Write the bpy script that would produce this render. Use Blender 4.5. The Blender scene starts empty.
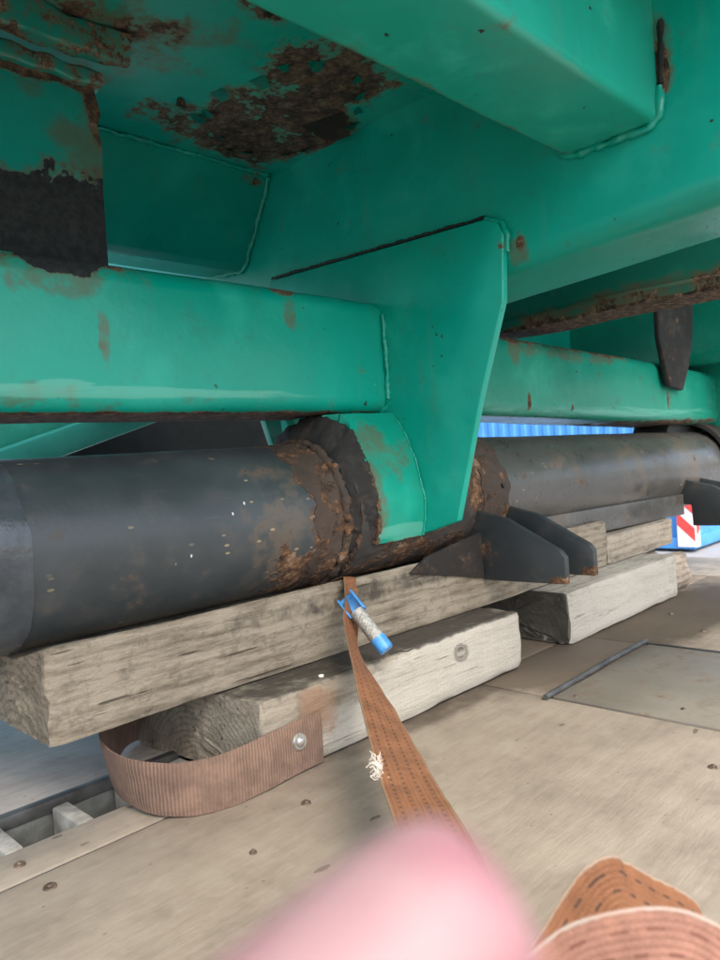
import bpy, bmesh, math, random
from mathutils import Vector, Matrix, noise
random.seed(7)
S = bpy.context.scene
COL = S.collection
R = math.radians

# ------------------------------------------------------------------ camera
cd = bpy.data.cameras.new('camera')
cam = bpy.data.objects.new('camera', cd); COL.objects.link(cam); S.camera = cam
right = Vector((0.700, -0.710, -0.0730)); up = Vector((0.0700, -0.0330, 0.9970)); fwd = Vector((0.711, 0.703, -0.026))
fwd.normalize(); right = (right - fwd * right.dot(fwd)).normalized(); up = right.cross(fwd).normalized()
M4 = Matrix((right, up, -fwd)).transposed().to_4x4(); M4.translation = (0, 0, 0.42)
cam.matrix_world = M4
cd.sensor_fit = 'VERTICAL'; cd.sensor_height = 36.0; cd.lens = 27.6
cd.clip_start = 0.005; cd.clip_end = 500
cd.dof.use_dof = True; cd.dof.focus_distance = 1.15; cd.dof.aperture_fstop = 9.0

# ------------------------------------------------------------------ sky, sun, exposure
SUN_EL, SUN_AZ = 50.0, -112.0           # azimuth measured from +X towards +Y: light comes from the open (-Y) side
w = bpy.data.worlds.new('World'); S.world = w; w.use_nodes = True
wt = w.node_tree
sky = wt.nodes.new('ShaderNodeTexSky'); sky.sky_type = 'NISHITA'; sky.sun_disc = False
sky.sun_elevation = R(SUN_EL); sky.sun_rotation = R(90 - SUN_AZ); sky.air_density = 1.0; sky.dust_density = 4.0; sky.ozone_density = 1.0
wt.links.new(sky.outputs[0], wt.nodes['Background'].inputs[0]); wt.nodes['Background'].inputs[1].default_value = 0.15
sd = bpy.data.lights.new('sun', 'SUN'); sd.energy = 0.7; sd.angle = R(25); sd.color = (1, 0.95, 0.88)
sun = bpy.data.objects.new('sun', sd); COL.objects.link(sun)
sv = Vector((math.cos(R(SUN_EL)) * math.cos(R(SUN_AZ)), math.cos(R(SUN_EL)) * math.sin(R(SUN_AZ)), math.sin(R(SUN_EL))))
sun.rotation_euler = sv.to_track_quat('Z', 'Y').to_euler(); sun.location = sv * 20
S.view_settings.view_transform = 'Standard'; S.view_settings.look = 'None'
S.view_settings.exposure = 1.58; S.view_settings.gamma = 1.0; S.view_settings.use_curve_mapping = False
S.render.engine = 'CYCLES'
S.cycles.max_bounces = 6; S.cycles.diffuse_bounces = 5; S.cycles.glossy_bounces = 2

# ------------------------------------------------------------------ material helpers
class NT:
    def __init__(s, name):
        m = bpy.data.materials.new(name); m.use_nodes = True
        s.m = m; s.t = m.node_tree; s.N = s.t.nodes; s.L = s.t.links
        s.b = s.N['Principled BSDF']
        g = s.N.new('ShaderNodeNewGeometry'); s.pos = g.outputs['Position']
    def put(s, sock, v):
        if v is None: return
        if isinstance(v, bpy.types.NodeSocket): s.L.new(v, sock)
        elif sock.type == 'RGBA' and len(v) == 3: sock.default_value = (*v, 1)
        else: sock.default_value = v
    def n(s, typ, *ins, out=0, **kw):
        nd = s.N.new('ShaderNode' + typ)
        for k, v in kw.items(): setattr(nd, k, v)
        for i, v in enumerate(ins): s.put(nd.inputs[i], v)
        return nd.outputs[out]
    def mth(s, op, a, b=None, c=None, clamp=False): return s.n('Math', a, b, c, operation=op, use_clamp=clamp)
    def vm(s, op, a, b=None): return s.n('VectorMath', a, b, operation=op)
    def scaled(s, v, sc, off=(0, 0, 0)): return s.n('VectorMath', v, sc, off, operation='MULTIPLY_ADD')
    def noise(s, v, sc, det=6, rough=0.55, dist=0.0):
        nd = s.N.new('ShaderNodeTexNoise'); s.put(nd.inputs['Vector'], v)
        nd.inputs['Scale'].default_value = sc; nd.inputs['Detail'].default_value = min(det, 4)
        nd.inputs['Roughness'].default_value = rough; nd.inputs['Distortion'].default_value = dist
        return nd.outputs[0]
    def step(s, v, a, b):
        nd = s.N.new('ShaderNodeMapRange'); nd.interpolation_type = 'SMOOTHSTEP'
        s.put(nd.inputs[0], v); nd.inputs[1].default_value = a; nd.inputs[2].default_value = b
        return nd.outputs[0]
    def mix(s, f, a, b):
        nd = s.N.new('ShaderNodeMix'); nd.data_type = 'RGBA'
        s.put(nd.inputs[0], f); s.put(nd.inputs[6], a); s.put(nd.inputs[7], b)
        return nd.outputs[2]
    def ramp(s, v, stops):
        nd = s.N.new('ShaderNodeValToRGB'); s.put(nd.inputs[0], v)
        e = nd.color_ramp.elements
        while len(e) < len(stops): e.new(0.5)
        for x, (p, c) in zip(e, stops): x.position = p; x.color = (*c, 1)
        return nd.outputs[0]
    def bump(s, h, st, dist=0.01, nrm=None):
        nd = s.N.new('ShaderNodeBump'); s.put(nd.inputs['Height'], h)
        nd.inputs['Strength'].default_value = st; nd.inputs['Distance'].default_value = dist
        if nrm is not None: s.L.new(nrm, nd.inputs['Normal'])
        return nd.outputs[0]
    def bumps(s, lst):
        tot = None
        for h, k in lst:
            x = s.mth('MULTIPLY', h, k); tot = x if tot is None else s.mth('ADD', tot, x)
        return s.bump(tot, 1.0, 1.0)
    def specks(s, v, scale, rad, keep):
        nd = s.N.new('ShaderNodeTexVoronoi'); s.put(nd.inputs['Vector'], v); nd.inputs['Scale'].default_value = scale
        a = s.mth('LESS_THAN', nd.outputs['Distance'], rad)
        sp = s.N.new('ShaderNodeSeparateColor'); s.L.new(nd.outputs['Color'], sp.inputs[0])
        return s.mth('MULTIPLY', a, s.mth('GREATER_THAN', sp.outputs[0], keep))
    def blobs(s, lst):
        out = None
        for c, r, st in lst:
            if not isinstance(r, tuple): r = (r, r, r)
            d = s.n('VectorMath', s.vm('DIVIDE', s.vm('SUBTRACT', s.pos, c), r), operation='LENGTH', out=1)
            f = s.mth('MULTIPLY', s.mth('MULTIPLY', s.mth('SUBTRACT', 1.0, d, clamp=True), 1.8, clamp=True), st)
            out = f if out is None else s.mth('MAXIMUM', out, f)
        return out
    def fin(s, col, rough, nrm=None, metal=0.0, spec=0.5):
        s.put(s.b.inputs['Base Color'], col); s.put(s.b.inputs['Roughness'], rough); s.put(s.b.inputs['Metallic'], metal)
        s.b.inputs['Specular IOR Level'].default_value = spec
        if nrm is not None: s.L.new(nrm, s.b.inputs['Normal'])
        return s.m

def paint(name, base, blobs=(), general=0.0, rough=0.30, amp=1.5, nsc=16.0, dust=0.18, scale_black=0.0, thin=(), black=(), worn=()):
    """gloss paint with scaly rust where 'blobs' say (each: centre, radius, strength) and soft brown stain in 'thin'"""
    t = NT(name); p = t.pos
    n1 = t.noise(p, nsc, 6, 0.66); n2 = t.noise(p, nsc * 6, 4, 0.65); n3 = t.noise(p, 3.5, 3, 0.5)
    f = t.mth('MULTIPLY', t.mth('SUBTRACT', n1, 0.5), amp)
    f = t.mth('ADD', t.mth('ADD', f, general), t.mth('MULTIPLY', t.mth('SUBTRACT', n2, 0.5), 0.5))
    if blobs: f = t.mth('ADD', f, t.blobs(blobs))
    core = t.step(f, 0.37, 0.40); halo = t.step(f, 0.17, 0.42)
    chips = t.mth('MULTIPLY', t.step(t.noise(p, 55, 3, 0.5), 0.72, 0.735), t.step(t.noise(p, 8, 2), 0.5, 0.6))
    rustc = t.ramp(t.noise(p, nsc * 4, 6, 0.72), [(0.36, (0.012, 0.009, 0.008)), (0.46, (0.062, 0.034, 0.020)), (0.55, (0.13, 0.078, 0.045)), (0.66, (0.22, 0.17, 0.12))])
    if scale_black: rustc = t.mix(scale_black, rustc, (0.012, 0.012, 0.013))
    stain = (0.125, 0.085, 0.042)
    light = tuple(min(1, c * 1.22 + 0.03) for c in base)
    dark = tuple(c * 0.86 for c in base)
    bc = t.mix(t.step(n3, 0.3, 0.72), dark, base)
    bc = t.mix(t.mth('MULTIPLY', t.step(t.noise(p, 7.0, 8, 0.65), 0.5, 0.75), dust * 2.2), bc, light)
    streak = t.noise(t.scaled(p, (26.0, 26.0, 2.5)), 1.0, 5, 0.6)
    bc = t.mix(t.mth('MULTIPLY', t.step(streak, 0.56, 0.75), 0.10), bc, (0.16, 0.14, 0.09))
    bc = t.mix(t.mth('MULTIPLY', t.step(t.noise(p, 21, 4, 0.7), 0.53, 0.75), 0.16), bc, (0.07, 0.075, 0.05))
    if thin:
        tb = t.mth('MULTIPLY', t.step(t.mth('ADD', t.blobs(thin), t.mth('MULTIPLY', t.mth('SUBTRACT', n1, 0.5), 3.2)), 0.35, 1.0), 0.6)
        bc = t.mix(tb, bc, stain)
    bc = t.mix(t.mth('MULTIPLY', halo, 0.65), bc, stain)
    chips = t.mth('MAXIMUM', chips, t.mth('MULTIPLY', t.specks(t.scaled(p, (1, 1, 1.3)), 19.0, 0.05, 0.8), t.step(t.noise(p, 6, 2), 0.46, 0.55)))
    bc = t.mix(chips, bc, (0.03, 0.02, 0.015))
    bc = t.mix(t.mth('MULTIPLY', t.specks(p, 27.0, 0.04, 0.9), 0.6), bc, tuple(min(1, c * 1.4 + 0.2) for c in base))
    if worn:
        wn = t.step(t.mth('ADD', t.blobs(worn), t.mth('MULTIPLY', t.mth('SUBTRACT', t.noise(t.scaled(p, (6, 90, 90)), 1.0, 4, 0.7), 0.5), 2.0)), 0.45, 0.9)
        wn = t.mth('MULTIPLY', wn, t.step(t.blobs(worn), 0.05, 0.6))
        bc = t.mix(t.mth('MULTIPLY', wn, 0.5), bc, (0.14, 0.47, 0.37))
    col = t.mix(core, bc, rustc)
    if black:
        bk = t.step(t.mth('ADD', t.blobs(black), t.mth('MULTIPLY', t.mth('SUBTRACT', n1, 0.5), 1.6)), 0.40, 0.43)
        br_ = t.step(t.mth('ADD', t.blobs(black), t.mth('MULTIPLY', t.mth('SUBTRACT', n1, 0.5), 1.6)), 0.30, 0.40)
        col = t.mix(t.mth('MULTIPLY', br_, 0.6), col, (0.14, 0.085, 0.05)); col = t.mix(bk, col, t.mix(t.step(n2, 0.35, 0.65), (0.010, 0.014, 0.016), (0.026, 0.031, 0.034))); core = t.mth('MAXIMUM', core, bk)
    rg = t.mix(t.mth('MAXIMUM', core, t.mth('MULTIPLY', halo, 0.6)), t.ramp(n3, [(0.3, (rough - 0.07,) * 3), (0.7, (rough + 0.12,) * 3)]), (0.88,) * 3)
    h = t.mth('ADD', t.mth('MULTIPLY', t.mth('MULTIPLY', core, n2), 1.6), t.mth('MULTIPLY', core, -0.8))
    h = t.mth('ADD', h, t.mth('MULTIPLY', chips, -0.25))
    nb = t.bumps([(h, 0.0035), (t.noise(p, 120, 2, 0.5), 0.00022), (t.noise(p, 9, 2, 0.5), 0.0016)])
    return t.fin(col, rg, nb)

def darksteel(name, base, blobs=(), thin=(), flecks=True, rough=0.45, general=0.0):
    t = NT(name); p = t.pos
    n1 = t.noise(p, 20, 6, 0.68); n3 = t.noise(p, 5, 4, 0.55)
    f = t.mth('ADD', t.mth('MULTIPLY', t.mth('SUBTRACT', n1, 0.5), 1.9), general)
    if blobs: f = t.mth('ADD', f, t.blobs(blobs))
    core = t.step(f, 0.34, 0.46); halo = t.step(f, 0.16, 0.45)
    rustc = t.ramp(t.mth('ADD', t.mth('MULTIPLY', t.noise(p, 70, 5, 0.75), 0.6), t.mth('MULTIPLY', t.noise(p, 17, 4, 0.6), 0.4)), [(0.38, (0.016, 0.012, 0.010)), (0.45, (0.055, 0.032, 0.021)), (0.50, (0.095, 0.052, 0.030)), (0.55, (0.18, 0.088, 0.038)), (0.62, (0.26, 0.20, 0.145))])
    bc = t.mix(t.step(n3, 0.35, 0.7), base, tuple(c * 1.35 + 0.008 for c in base))
    bc = t.mix(t.mth('MULTIPLY', t.step(t.noise(p, 11, 8, 0.7), 0.52, 0.7), 0.35), bc, (0.10, 0.092, 0.08))
    if thin:
        tb = t.step(t.mth('ADD', t.blobs(thin), t.mth('MULTIPLY', t.mth('SUBTRACT', n1, 0.5), 4.0)), 0.45, 1.1)
        bc = t.mix(t.mth('MULTIPLY', tb, 0.5), bc, (0.15, 0.112, 0.075))
    bc = t.mix(t.mth('MULTIPLY', halo, 0.45), bc, (0.10, 0.062, 0.038))
    if flecks:
        zone = t.step(t.noise(p, 5, 2), 0.46, 0.56)
        fl = t.mth('MULTIPLY', t.specks(t.scaled(p, (0.6, 1.4, 1.4)), 60.0, 0.16, 0.68), zone)
        bc = t.mix(t.mth('MULTIPLY', fl, 0.8), bc, (0.34, 0.28, 0.16))
        fl2 = t.mth('MULTIPLY', t.specks(t.scaled(p, (1.3, 0.8, 0.8)), 95.0, 0.20, 0.80), t.step(t.mth('ADD', t.blobs([((0.64, 0.89, 0.38), (0.08, 0.1, 0.05), 0.22)]), t.noise(p, 24, 3)), 0.66, 0.74))
        bc = t.mix(fl2, bc, (0.62, 0.62, 0.60))
        sc = t.mth('MULTIPLY', t.step(t.noise(t.scaled(p, (5, 160, 160)), 1.0, 3, 0.5), 0.68, 0.72), 0.25)
        bc = t.mix(sc, bc, (0.16, 0.16, 0.155))
    col = t.mix(core, bc, rustc)
    rg = t.mix(t.mth('MAXIMUM', core, halo), t.ramp(n1, [(0.3, (rough - 0.08,) * 3), (0.7, (rough + 0.16,) * 3)]), (0.9,) * 3)
    h = t.mth('MULTIPLY', core, t.noise(p, 75, 8, 0.7))
    nb = t.bumps([(h, 0.0034), (t.noise(p, 150, 3, 0.6), 0.0003)])
    return t.fin(col, rg, nb)

def wood(name, light, mid, dark, pith=(0.0, 0.0), ring=95.0, endfuzz=0.0, seed=0.0, dirt_or_shade=(), white=(), red=(), knots=()):
    """sawn timber lying along X: growth rings round a pith line, so the ends show rings and the sides show grain"""
    t = NT(name); p = t.pos
    pw = t.scaled(p, (0.35, 1, 1), (seed, seed * 0.7, seed * 1.3))
    wob = t.noise(pw, 6.0, 3, 0.5)
    q = t.scaled(p, (0, 1, 1), (0, -pith[0], -pith[1]))
    d = t.n('VectorMath', q, operation='LENGTH', out=1)
    d = t.mth('ADD', d, t.mth('MULTIPLY', wob, 0.035))
    if knots:
        kb = t.blobs(knots); d = t.mth('ADD', d, t.mth('MULTIPLY', kb, 0.03))
    rings = t.mth('ADD', t.mth('MULTIPLY', t.mth('SINE', t.mth('MULTIPLY', d, ring * 6.283)), 0.5), 0.5)
    rings = t.mth('POWER', rings, 1.6)
    fib = t.noise(t.scaled(p, (24, 230, 230), (seed, 0, 0)), 1.0, 4, 0.68)
    fib2 = t.noise(t.scaled(p, (5.5, 42, 42), (seed, 3, 0)), 1.0, 4, 0.62)
    blot = t.noise(t.scaled(p, (9, 14, 14), (seed, 0, 5)), 1.0, 6, 0.68)
    v = t.mth('ADD', t.mth('ADD', t.mth('MULTIPLY', fib, 0.45), t.mth('MULTIPLY', fib2, 0.35)), t.mth('MULTIPLY', blot, 0.45))
    v = t.mth('SUBTRACT', v, t.mth('MULTIPLY', rings, 0.10))
    col = t.ramp(v, [(0.36, dark), (0.50, mid), (0.64, light)])
    crack = t.step(t.noise(t.scaled(p, (6.0, 120, 120), (seed * 2, 1, 0)), 1.0, 3, 0.5), 0.68, 0.72)
    col = t.mix(t.mth('MULTIPLY', crack, 0.75), col, tuple(c * 0.25 for c in dark))
    n1 = t.noise(p, 22, 5, 0.65)
    col = t.mix(t.mth('MULTIPLY', t.step(t.noise(p, 48, 4, 0.7), 0.52, 0.68), 0.35), col, tuple(c * 0.55 for c in dark))
    saw = t.noise(t.scaled(p, (150, 10, 10), (seed, 0, 9)), 1.0, 2, 0.5)
    nz = t.mth('MULTIPLY', t.mth('SUBTRACT', n1, 0.5), 1.1)
    if white: col = t.mix(t.mth('MULTIPLY', t.step(t.mth('ADD', t.blobs(white), nz), 0.2, 0.55), t.mth('ADD', 0.35, t.mth('MULTIPLY', fib, 0.8))), col, (0.40, 0.385, 0.34))
    if red: col = t.mix(t.mth('MULTIPLY', t.step(t.mth('ADD', t.blobs(red), nz), 0.2, 0.6), 0.6), col, (0.24, 0.12, 0.07))
    if dirt_or_shade: col = t.mix(t.mth('MULTIPLY', t.step(t.mth('ADD', t.blobs(dirt_or_shade), nz), 0.2, 0.6), 0.88), col, (0.042, 0.036, 0.03))
    if knots:
        kr = t.mth('ADD', 0.55, t.mth('MULTIPLY', t.mth('SINE', t.mth('MULTIPLY', d, 900.0)), 0.3))
        col = t.mix(t.mth('MULTIPLY', t.step(t.mth('ADD', kb, t.mth('MULTIPLY', t.mth('SUBTRACT', n1, 0.5), 1.3)), 0.2, 0.55), kr), col, tuple(c * 0.5 for c in dark))
    h = t.mth('ADD', t.mth('ADD', t.mth('MULTIPLY', fib, 0.7), t.mth('MULTIPLY', saw, 0.35)), t.mth('MULTIPLY', rings, 0.10))
    h = t.mth('SUBTRACT', h, t.mth('MULTIPLY', crack, 0.9))
    nb = t.bumps([(h, 0.0024), (t.noise(p, 170, 4, 0.7), 0.0010 + endfuzz * 0.002)])
    return t.fin(col, 0.85, nb, spec=0.25)

def plywood(name, tan, tan2, seed=0.0, wet=(), dirt_or_shade=0.4):
    t = NT(name); p = t.pos
    g = t.noise(t.scaled(p, (9, 75, 1), (seed, seed, 0)), 1.0, 5, 0.66)
    g2 = t.noise(t.scaled(p, (55, 330, 1), (seed, 0, 0)), 1.0, 3, 0.6)
    blot = t.noise(t.scaled(p, (1, 1, 1), (seed, 0, 0)), 7.0, 7, 0.68)
    v = t.mth('ADD', t.mth('MULTIPLY', g, 0.36), t.mth('ADD', t.mth('MULTIPLY', g2, 0.14), t.mth('MULTIPLY', blot, 0.66)))
    col = t.ramp(v, [(0.40, tuple(c * 0.74 for c in tan2)), (0.56, tan2), (0.72, tan)])
    spots = t.specks(t.n('VectorMath', t.scaled(p, (1, 2.2, 1), (seed, 0, 0)), t.n('VectorMath', t.n('TexNoise', p, None, 40.0, out=1), (0.03, 0.03, 0), operation='MULTIPLY'), operation='ADD'), 13.0, 0.10, 0.55)
    col = t.mix(t.mth('MULTIPLY', spots, 0.75), col, (0.10, 0.075, 0.05))
    scr = t.step(t.noise(t.scaled(p, (30, 5, 1), (seed, 2, 0)), 1.0, 2, 0.5), 0.70, 0.715)
    scr2 = t.step(t.noise(t.scaled(p, (6, 150, 1), (seed, 7, 0)), 1.0, 3, 0.5), 0.70, 0.73)
    col = t.mix(t.mth('MULTIPLY', scr2, 0.4), col, (0.16, 0.13, 0.095))
    stains = t.step(t.noise(p, 7.5, 8, 0.7), 0.52, 0.72)
    col = t.mix(t.mth('MULTIPLY', scr, 0.22), col, tan)
    col = t.mix(t.mth('MULTIPLY', t.specks(t.scaled(p, (1, 1.6, 1), (seed, 0, 0)), 55.0, 0.12, 0.8), 0.55), col, (0.09, 0.07, 0.05))
    col = t.mix(t.mth('MULTIPLY', stains, dirt_or_shade), col, (0.17, 0.14, 0.105))
    worn = t.step(t.noise(t.scaled(p, (1, 1.8, 1), (4, 9, 0)), 9.0, 6, 0.7), 0.55, 0.75)
    col = t.mix(t.mth('MULTIPLY', worn, 0.45), col, (0.40, 0.355, 0.29))
    rg = 0.72
    if wet:
        wm = t.step(t.mth('ADD', t.blobs(wet), t.mth('MULTIPLY', t.mth('SUBTRACT', t.noise(p, 12, 8, 0.65), 0.5), 1.1)), 0.12, 0.75)
        col = t.mix(t.mth('MULTIPLY', wm, 0.85), col, (0.075, 0.058, 0.042))
    h = t.mth('ADD', t.mth('MULTIPLY', g2, 0.6), t.mth('MULTIPLY', g, 0.5))
    h = t.mth('SUBTRACT', h, t.mth('ADD', t.mth('MULTIPLY', spots, 0.5), t.mth('MULTIPLY', scr2, 0.7)))
    nb = t.bump(h, 0.25, 0.003)
    return t.fin(col, rg, nb, spec=0.3)

def webbing(name, base, dash=None, rows=(0.18, 0.39, 0.61, 0.82), pitch=0.013, rib_u=0.0, rib_v=0.0, dirt_or_shade=(0.1, 0.06, 0.03), seed=0.0, edge=None):
    """woven strap; UV: u = metres along, v = 0..1 across"""
    t = NT(name)
    uv = t.n('UVMap'); sep = t.N.new('ShaderNodeSeparateXYZ'); t.L.new(uv, sep.inputs[0]); u, v = sep.outputs[0], sep.outputs[1]
    n = t.noise(t.scaled(t.pos, (1, 1, 1), (seed, 0, 0)), 24, 8, 0.65)
    col = t.mix(t.step(n, 0.35, 0.7), base, tuple(c * 0.62 for c in base))
    fine = t.noise(t.scaled(uv, (900, 45, 1)), 1.0, 3, 0.6)
    col = t.mix(t.mth('MULTIPLY', t.step(fine, 0.4, 0.75), 0.35), col, tuple(min(1, c * 1.5 + 0.03) for c in base))
    col = t.mix(t.mth('MULTIPLY', t.step(t.noise(t.pos, 13, 8, 0.7), 0.54, 0.72), 0.6), col, dirt_or_shade)
    if dash:
        tot = None
        for k, r in enumerate(rows):
            a = t.mth('LESS_THAN', t.mth('ABSOLUTE', t.mth('SUBTRACT', v, r)), 0.019)
            ph = t.mth('FRACT', t.mth('ADD', t.mth('DIVIDE', u, pitch), 0.5 * (k % 2)))
            b = t.mth('MULTIPLY', a, t.mth('LESS_THAN', ph, t.mth('ADD', 0.1, t.mth('MULTIPLY', n, 0.6))))
            tot = b if tot is None else t.mth('MAXIMUM', tot, b)
        col = t.mix(t.mth('MULTIPLY', tot, 0.85), col, dash)
    if edge:
        e = t.mth('MULTIPLY', t.step(t.mth('ADD', t.mth('ABSOLUTE', t.mth('SUBTRACT', v, 0.5)), t.mth('MULTIPLY', t.noise(t.pos, 150, 3, 0.6), 0.06)), 0.485, 0.51), 0.75)
        col = t.mix(e, col, edge)
    col = t.mix(t.mth('MULTIPLY', t.step(t.noise(t.pos, 60, 5, 0.7), 0.5, 0.7), 0.4), col, dirt_or_shade)
    h = t.mth('MULTIPLY', fine, 0.6)
    if rib_u:
        ru = t.mth('ADD', t.mth('MULTIPLY', t.mth('SINE', t.mth('MULTIPLY', t.mth('ADD', u, t.mth('MULTIPLY', t.noise(t.pos, 30, 2, 0.5), 0.004)), rib_u * 6.283)), 0.5), 0.5)
        h = t.mth('ADD', h, t.mth('MULTIPLY', ru, 1.2)); col = t.mix(t.mth('MULTIPLY', t.mth('SUBTRACT', 1.0, ru), 0.35), col, tuple(c * 0.45 for c in base))
    if rib_v:
        rv = t.mth('SINE', t.mth('MULTIPLY', v, rib_v * 6.283)); h = t.mth('ADD', h, t.mth('MULTIPLY', rv, 0.35))
    return t.fin(col, 0.8, t.bump(h, 0.5, 0.0018), spec=0.3)

def plain(name, col, rough=0.5, metal=0.0, var=0.3, sc=20.0, bump=0.15):
    t = NT(name); n = t.noise(t.pos, sc, 7, 0.6)
    c = t.mix(t.step(n, 0.3, 0.7), tuple(x * (1 - var) for x in col), tuple(min(1, x * (1 + var)) for x in col))
    return t.fin(c, rough, t.bump(t.noise(t.pos, sc * 5, 5, 0.6), bump, 0.003), metal)

# ------------------------------------------------------------------ object helpers
def tag(o, label=None, cat=None, group=None, kind=None):
    if label: o['label'] = label
    if cat: o['category'] = cat
    if group: o['group'] = group
    if kind: o['kind'] = kind
    return o
def thing(name, loc, label=None, cat=None, group=None, kind=None):
    o = bpy.data.objects.new(name, None); COL.objects.link(o); o.location = loc; o.empty_display_size = 0.1
    return tag(o, label, cat, group, kind)
def link(name, me, mat, parent=None, label=None):
    o = bpy.data.objects.new(name, me); COL.objects.link(o)
    if mat is not None and not me.materials: me.materials.append(mat)
    if parent is not None:
        o.parent = parent
        q = parent; T = Vector((0, 0, 0))
        while q is not None: T += q.location; q = q.parent
        if parent.type == 'EMPTY': o.matrix_parent_inverse = Matrix.Translation(-T)
    if label: o['label'] = label
    return o
def obj(name, bm, mat, parent=None, label=None, smooth=35):
    bmesh.ops.recalc_face_normals(bm, faces=bm.faces)
    me = bpy.data.meshes.new(name); bm.to_mesh(me); bm.free()
    if smooth:
        me.polygons.foreach_set('use_smooth', [True] * len(me.polygons)); me.set_sharp_from_angle(angle=R(smooth))
    return link(name, me, mat, parent, label)
def jig(bm, amp, sc, seed=0.0, fn=None):
    for v in bm.verts:
        a = amp if fn is None else amp * fn(v.co)
        q = v.co * sc + Vector((seed, seed * 1.7, -seed))
        v.co += noise.noise_vector(q) * a
def box(x0, x1, y0, y1, z0, z1, bev=0.0, seg=2):
    bm = bmesh.new(); bmesh.ops.create_cube(bm, size=1)
    for v in bm.verts: v.co = Vector((x0 + (v.co.x + .5) * (x1 - x0), y0 + (v.co.y + .5) * (y1 - y0), z0 + (v.co.z + .5) * (z1 - z0)))
    if bev: bmesh.ops.bevel(bm, geom=bm.edges[:], offset=bev, segments=seg, profile=0.5, affect='EDGES')
    return bm
def prism(poly, axis, a0, a1, bev=0.0015, seg=2):
    """poly in the plane normal to axis, extruded a0..a1"""
    def P(u, v, a): return Vector((a, u, v)) if axis == 'X' else Vector((u, a, v)) if axis == 'Y' else Vector((u, v, a))
    bm = bmesh.new(); A = [bm.verts.new(P(u, v, a0)) for u, v in poly]; B = [bm.verts.new(P(u, v, a1)) for u, v in poly]
    n = len(poly); bm.faces.new(A); bm.faces.new(B[::-1])
    for i in range(n): bm.faces.new((A[i], A[(i + 1) % n], B[(i + 1) % n], B[i]))
    bmesh.ops.recalc_face_normals(bm, faces=bm.faces)
    if bev: bmesh.ops.bevel(bm, geom=bm.edges[:], offset=bev, segments=seg, profile=0.5, affect='EDGES')
    return bm
def rrect(c0, c1, d0, d1, r, seg=6):
    pts = []
    for cx, cy, a in ((c1 - r, d1 - r, 0), (c0 + r, d1 - r, 90), (c0 + r, d0 + r, 180), (c1 - r, d0 + r, 270)):
        for k in range(seg + 1):
            an = R(a + 90 * k / seg); pts.append((cx + r * math.cos(an), cy + r * math.sin(an)))
    return pts
def sweep(profile, axis, a0, a1, n=24, drift=None, wob=0.0, seed=0.0):
    """profile (u,v) swept along axis; drift(t)->(du,dv)"""
    bm = bmesh.new(); rows = []
    for i in range(n + 1):
        a = a0 + (a1 - a0) * i / n; du, dv = drift(a) if drift else (0, 0)
        row = []
        for u, v in profile:
            co = Vector((a, u + du, v + dv)) if axis == 'X' else Vector((u + du, a, v + dv))
            if wob: co += noise.noise_vector(co * 5 + Vector((seed, 0, 0))) * wob
            row.append(bm.verts.new(co))
        rows.append(row)
    m = len(profile)
    for A, B in zip(rows, rows[1:]):
        for j in range(m): bm.faces.new((A[j], A[(j + 1) % m], B[(j + 1) % m], B[j]))
    bm.faces.new(rows[0][::-1]); bm.faces.new(rows[-1])
    return bm
def tube(path, rad, seg=10, ripple=0.0, flat=1.0, caps=True):
    bm = bmesh.new(); pts = [Vector(p) for p in path]; rows = []; n = len(pts)
    for i, p in enumerate(pts):
        d = (pts[min(i + 1, n - 1)] - pts[max(i - 1, 0)]).normalized()
        a = d.orthogonal().normalized() if i == 0 else (a - d * a.dot(d)).normalized()
        b = d.cross(a); r = rad[i] if isinstance(rad, (list, tuple)) else rad
        r *= 1 + ripple * random.uniform(-1, 1)
        rows.append([bm.verts.new(p + a * (r * math.cos(6.2832 * k / seg)) + b * (r * flat * math.sin(6.2832 * k / seg))) for k in range(seg)])
    for A, B in zip(rows, rows[1:]):
        for j in range(seg): bm.faces.new((A[j], A[(j + 1) % seg], B[(j + 1) % seg], B[j]))
    if caps: bm.faces.new(rows[0][::-1]); bm.faces.new(rows[-1])
    return bm
def dense(path, step):
    out = []; pts = [Vector(p) for p in path]
    for a, b in zip(pts, pts[1:]):
        k = max(1, int((b - a).length / step))
        out += [a.lerp(b, i / k) for i in range(k)]
    return out + [pts[-1]]
def bead(path, r, mat, parent, name='weld_or_shadow_bead', rip=0.30):
    bm = tube(dense(path, r * 0.9), r, 8, rip); jig(bm, r * 0.7, 45); return obj(name, bm, mat, parent, smooth=60)
def grid_shell(rows_fn, nu, nv, thick_fn=None):
    pass
YC, ZC, RT = 1.0, 0.332, 0.124
def cylp(x, ang, r):
    """ang 0 = towards the open side (-Y), 90 = up"""
    return Vector((x, YC - r * math.cos(R(ang)), ZC + r * math.sin(R(ang))))
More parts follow.
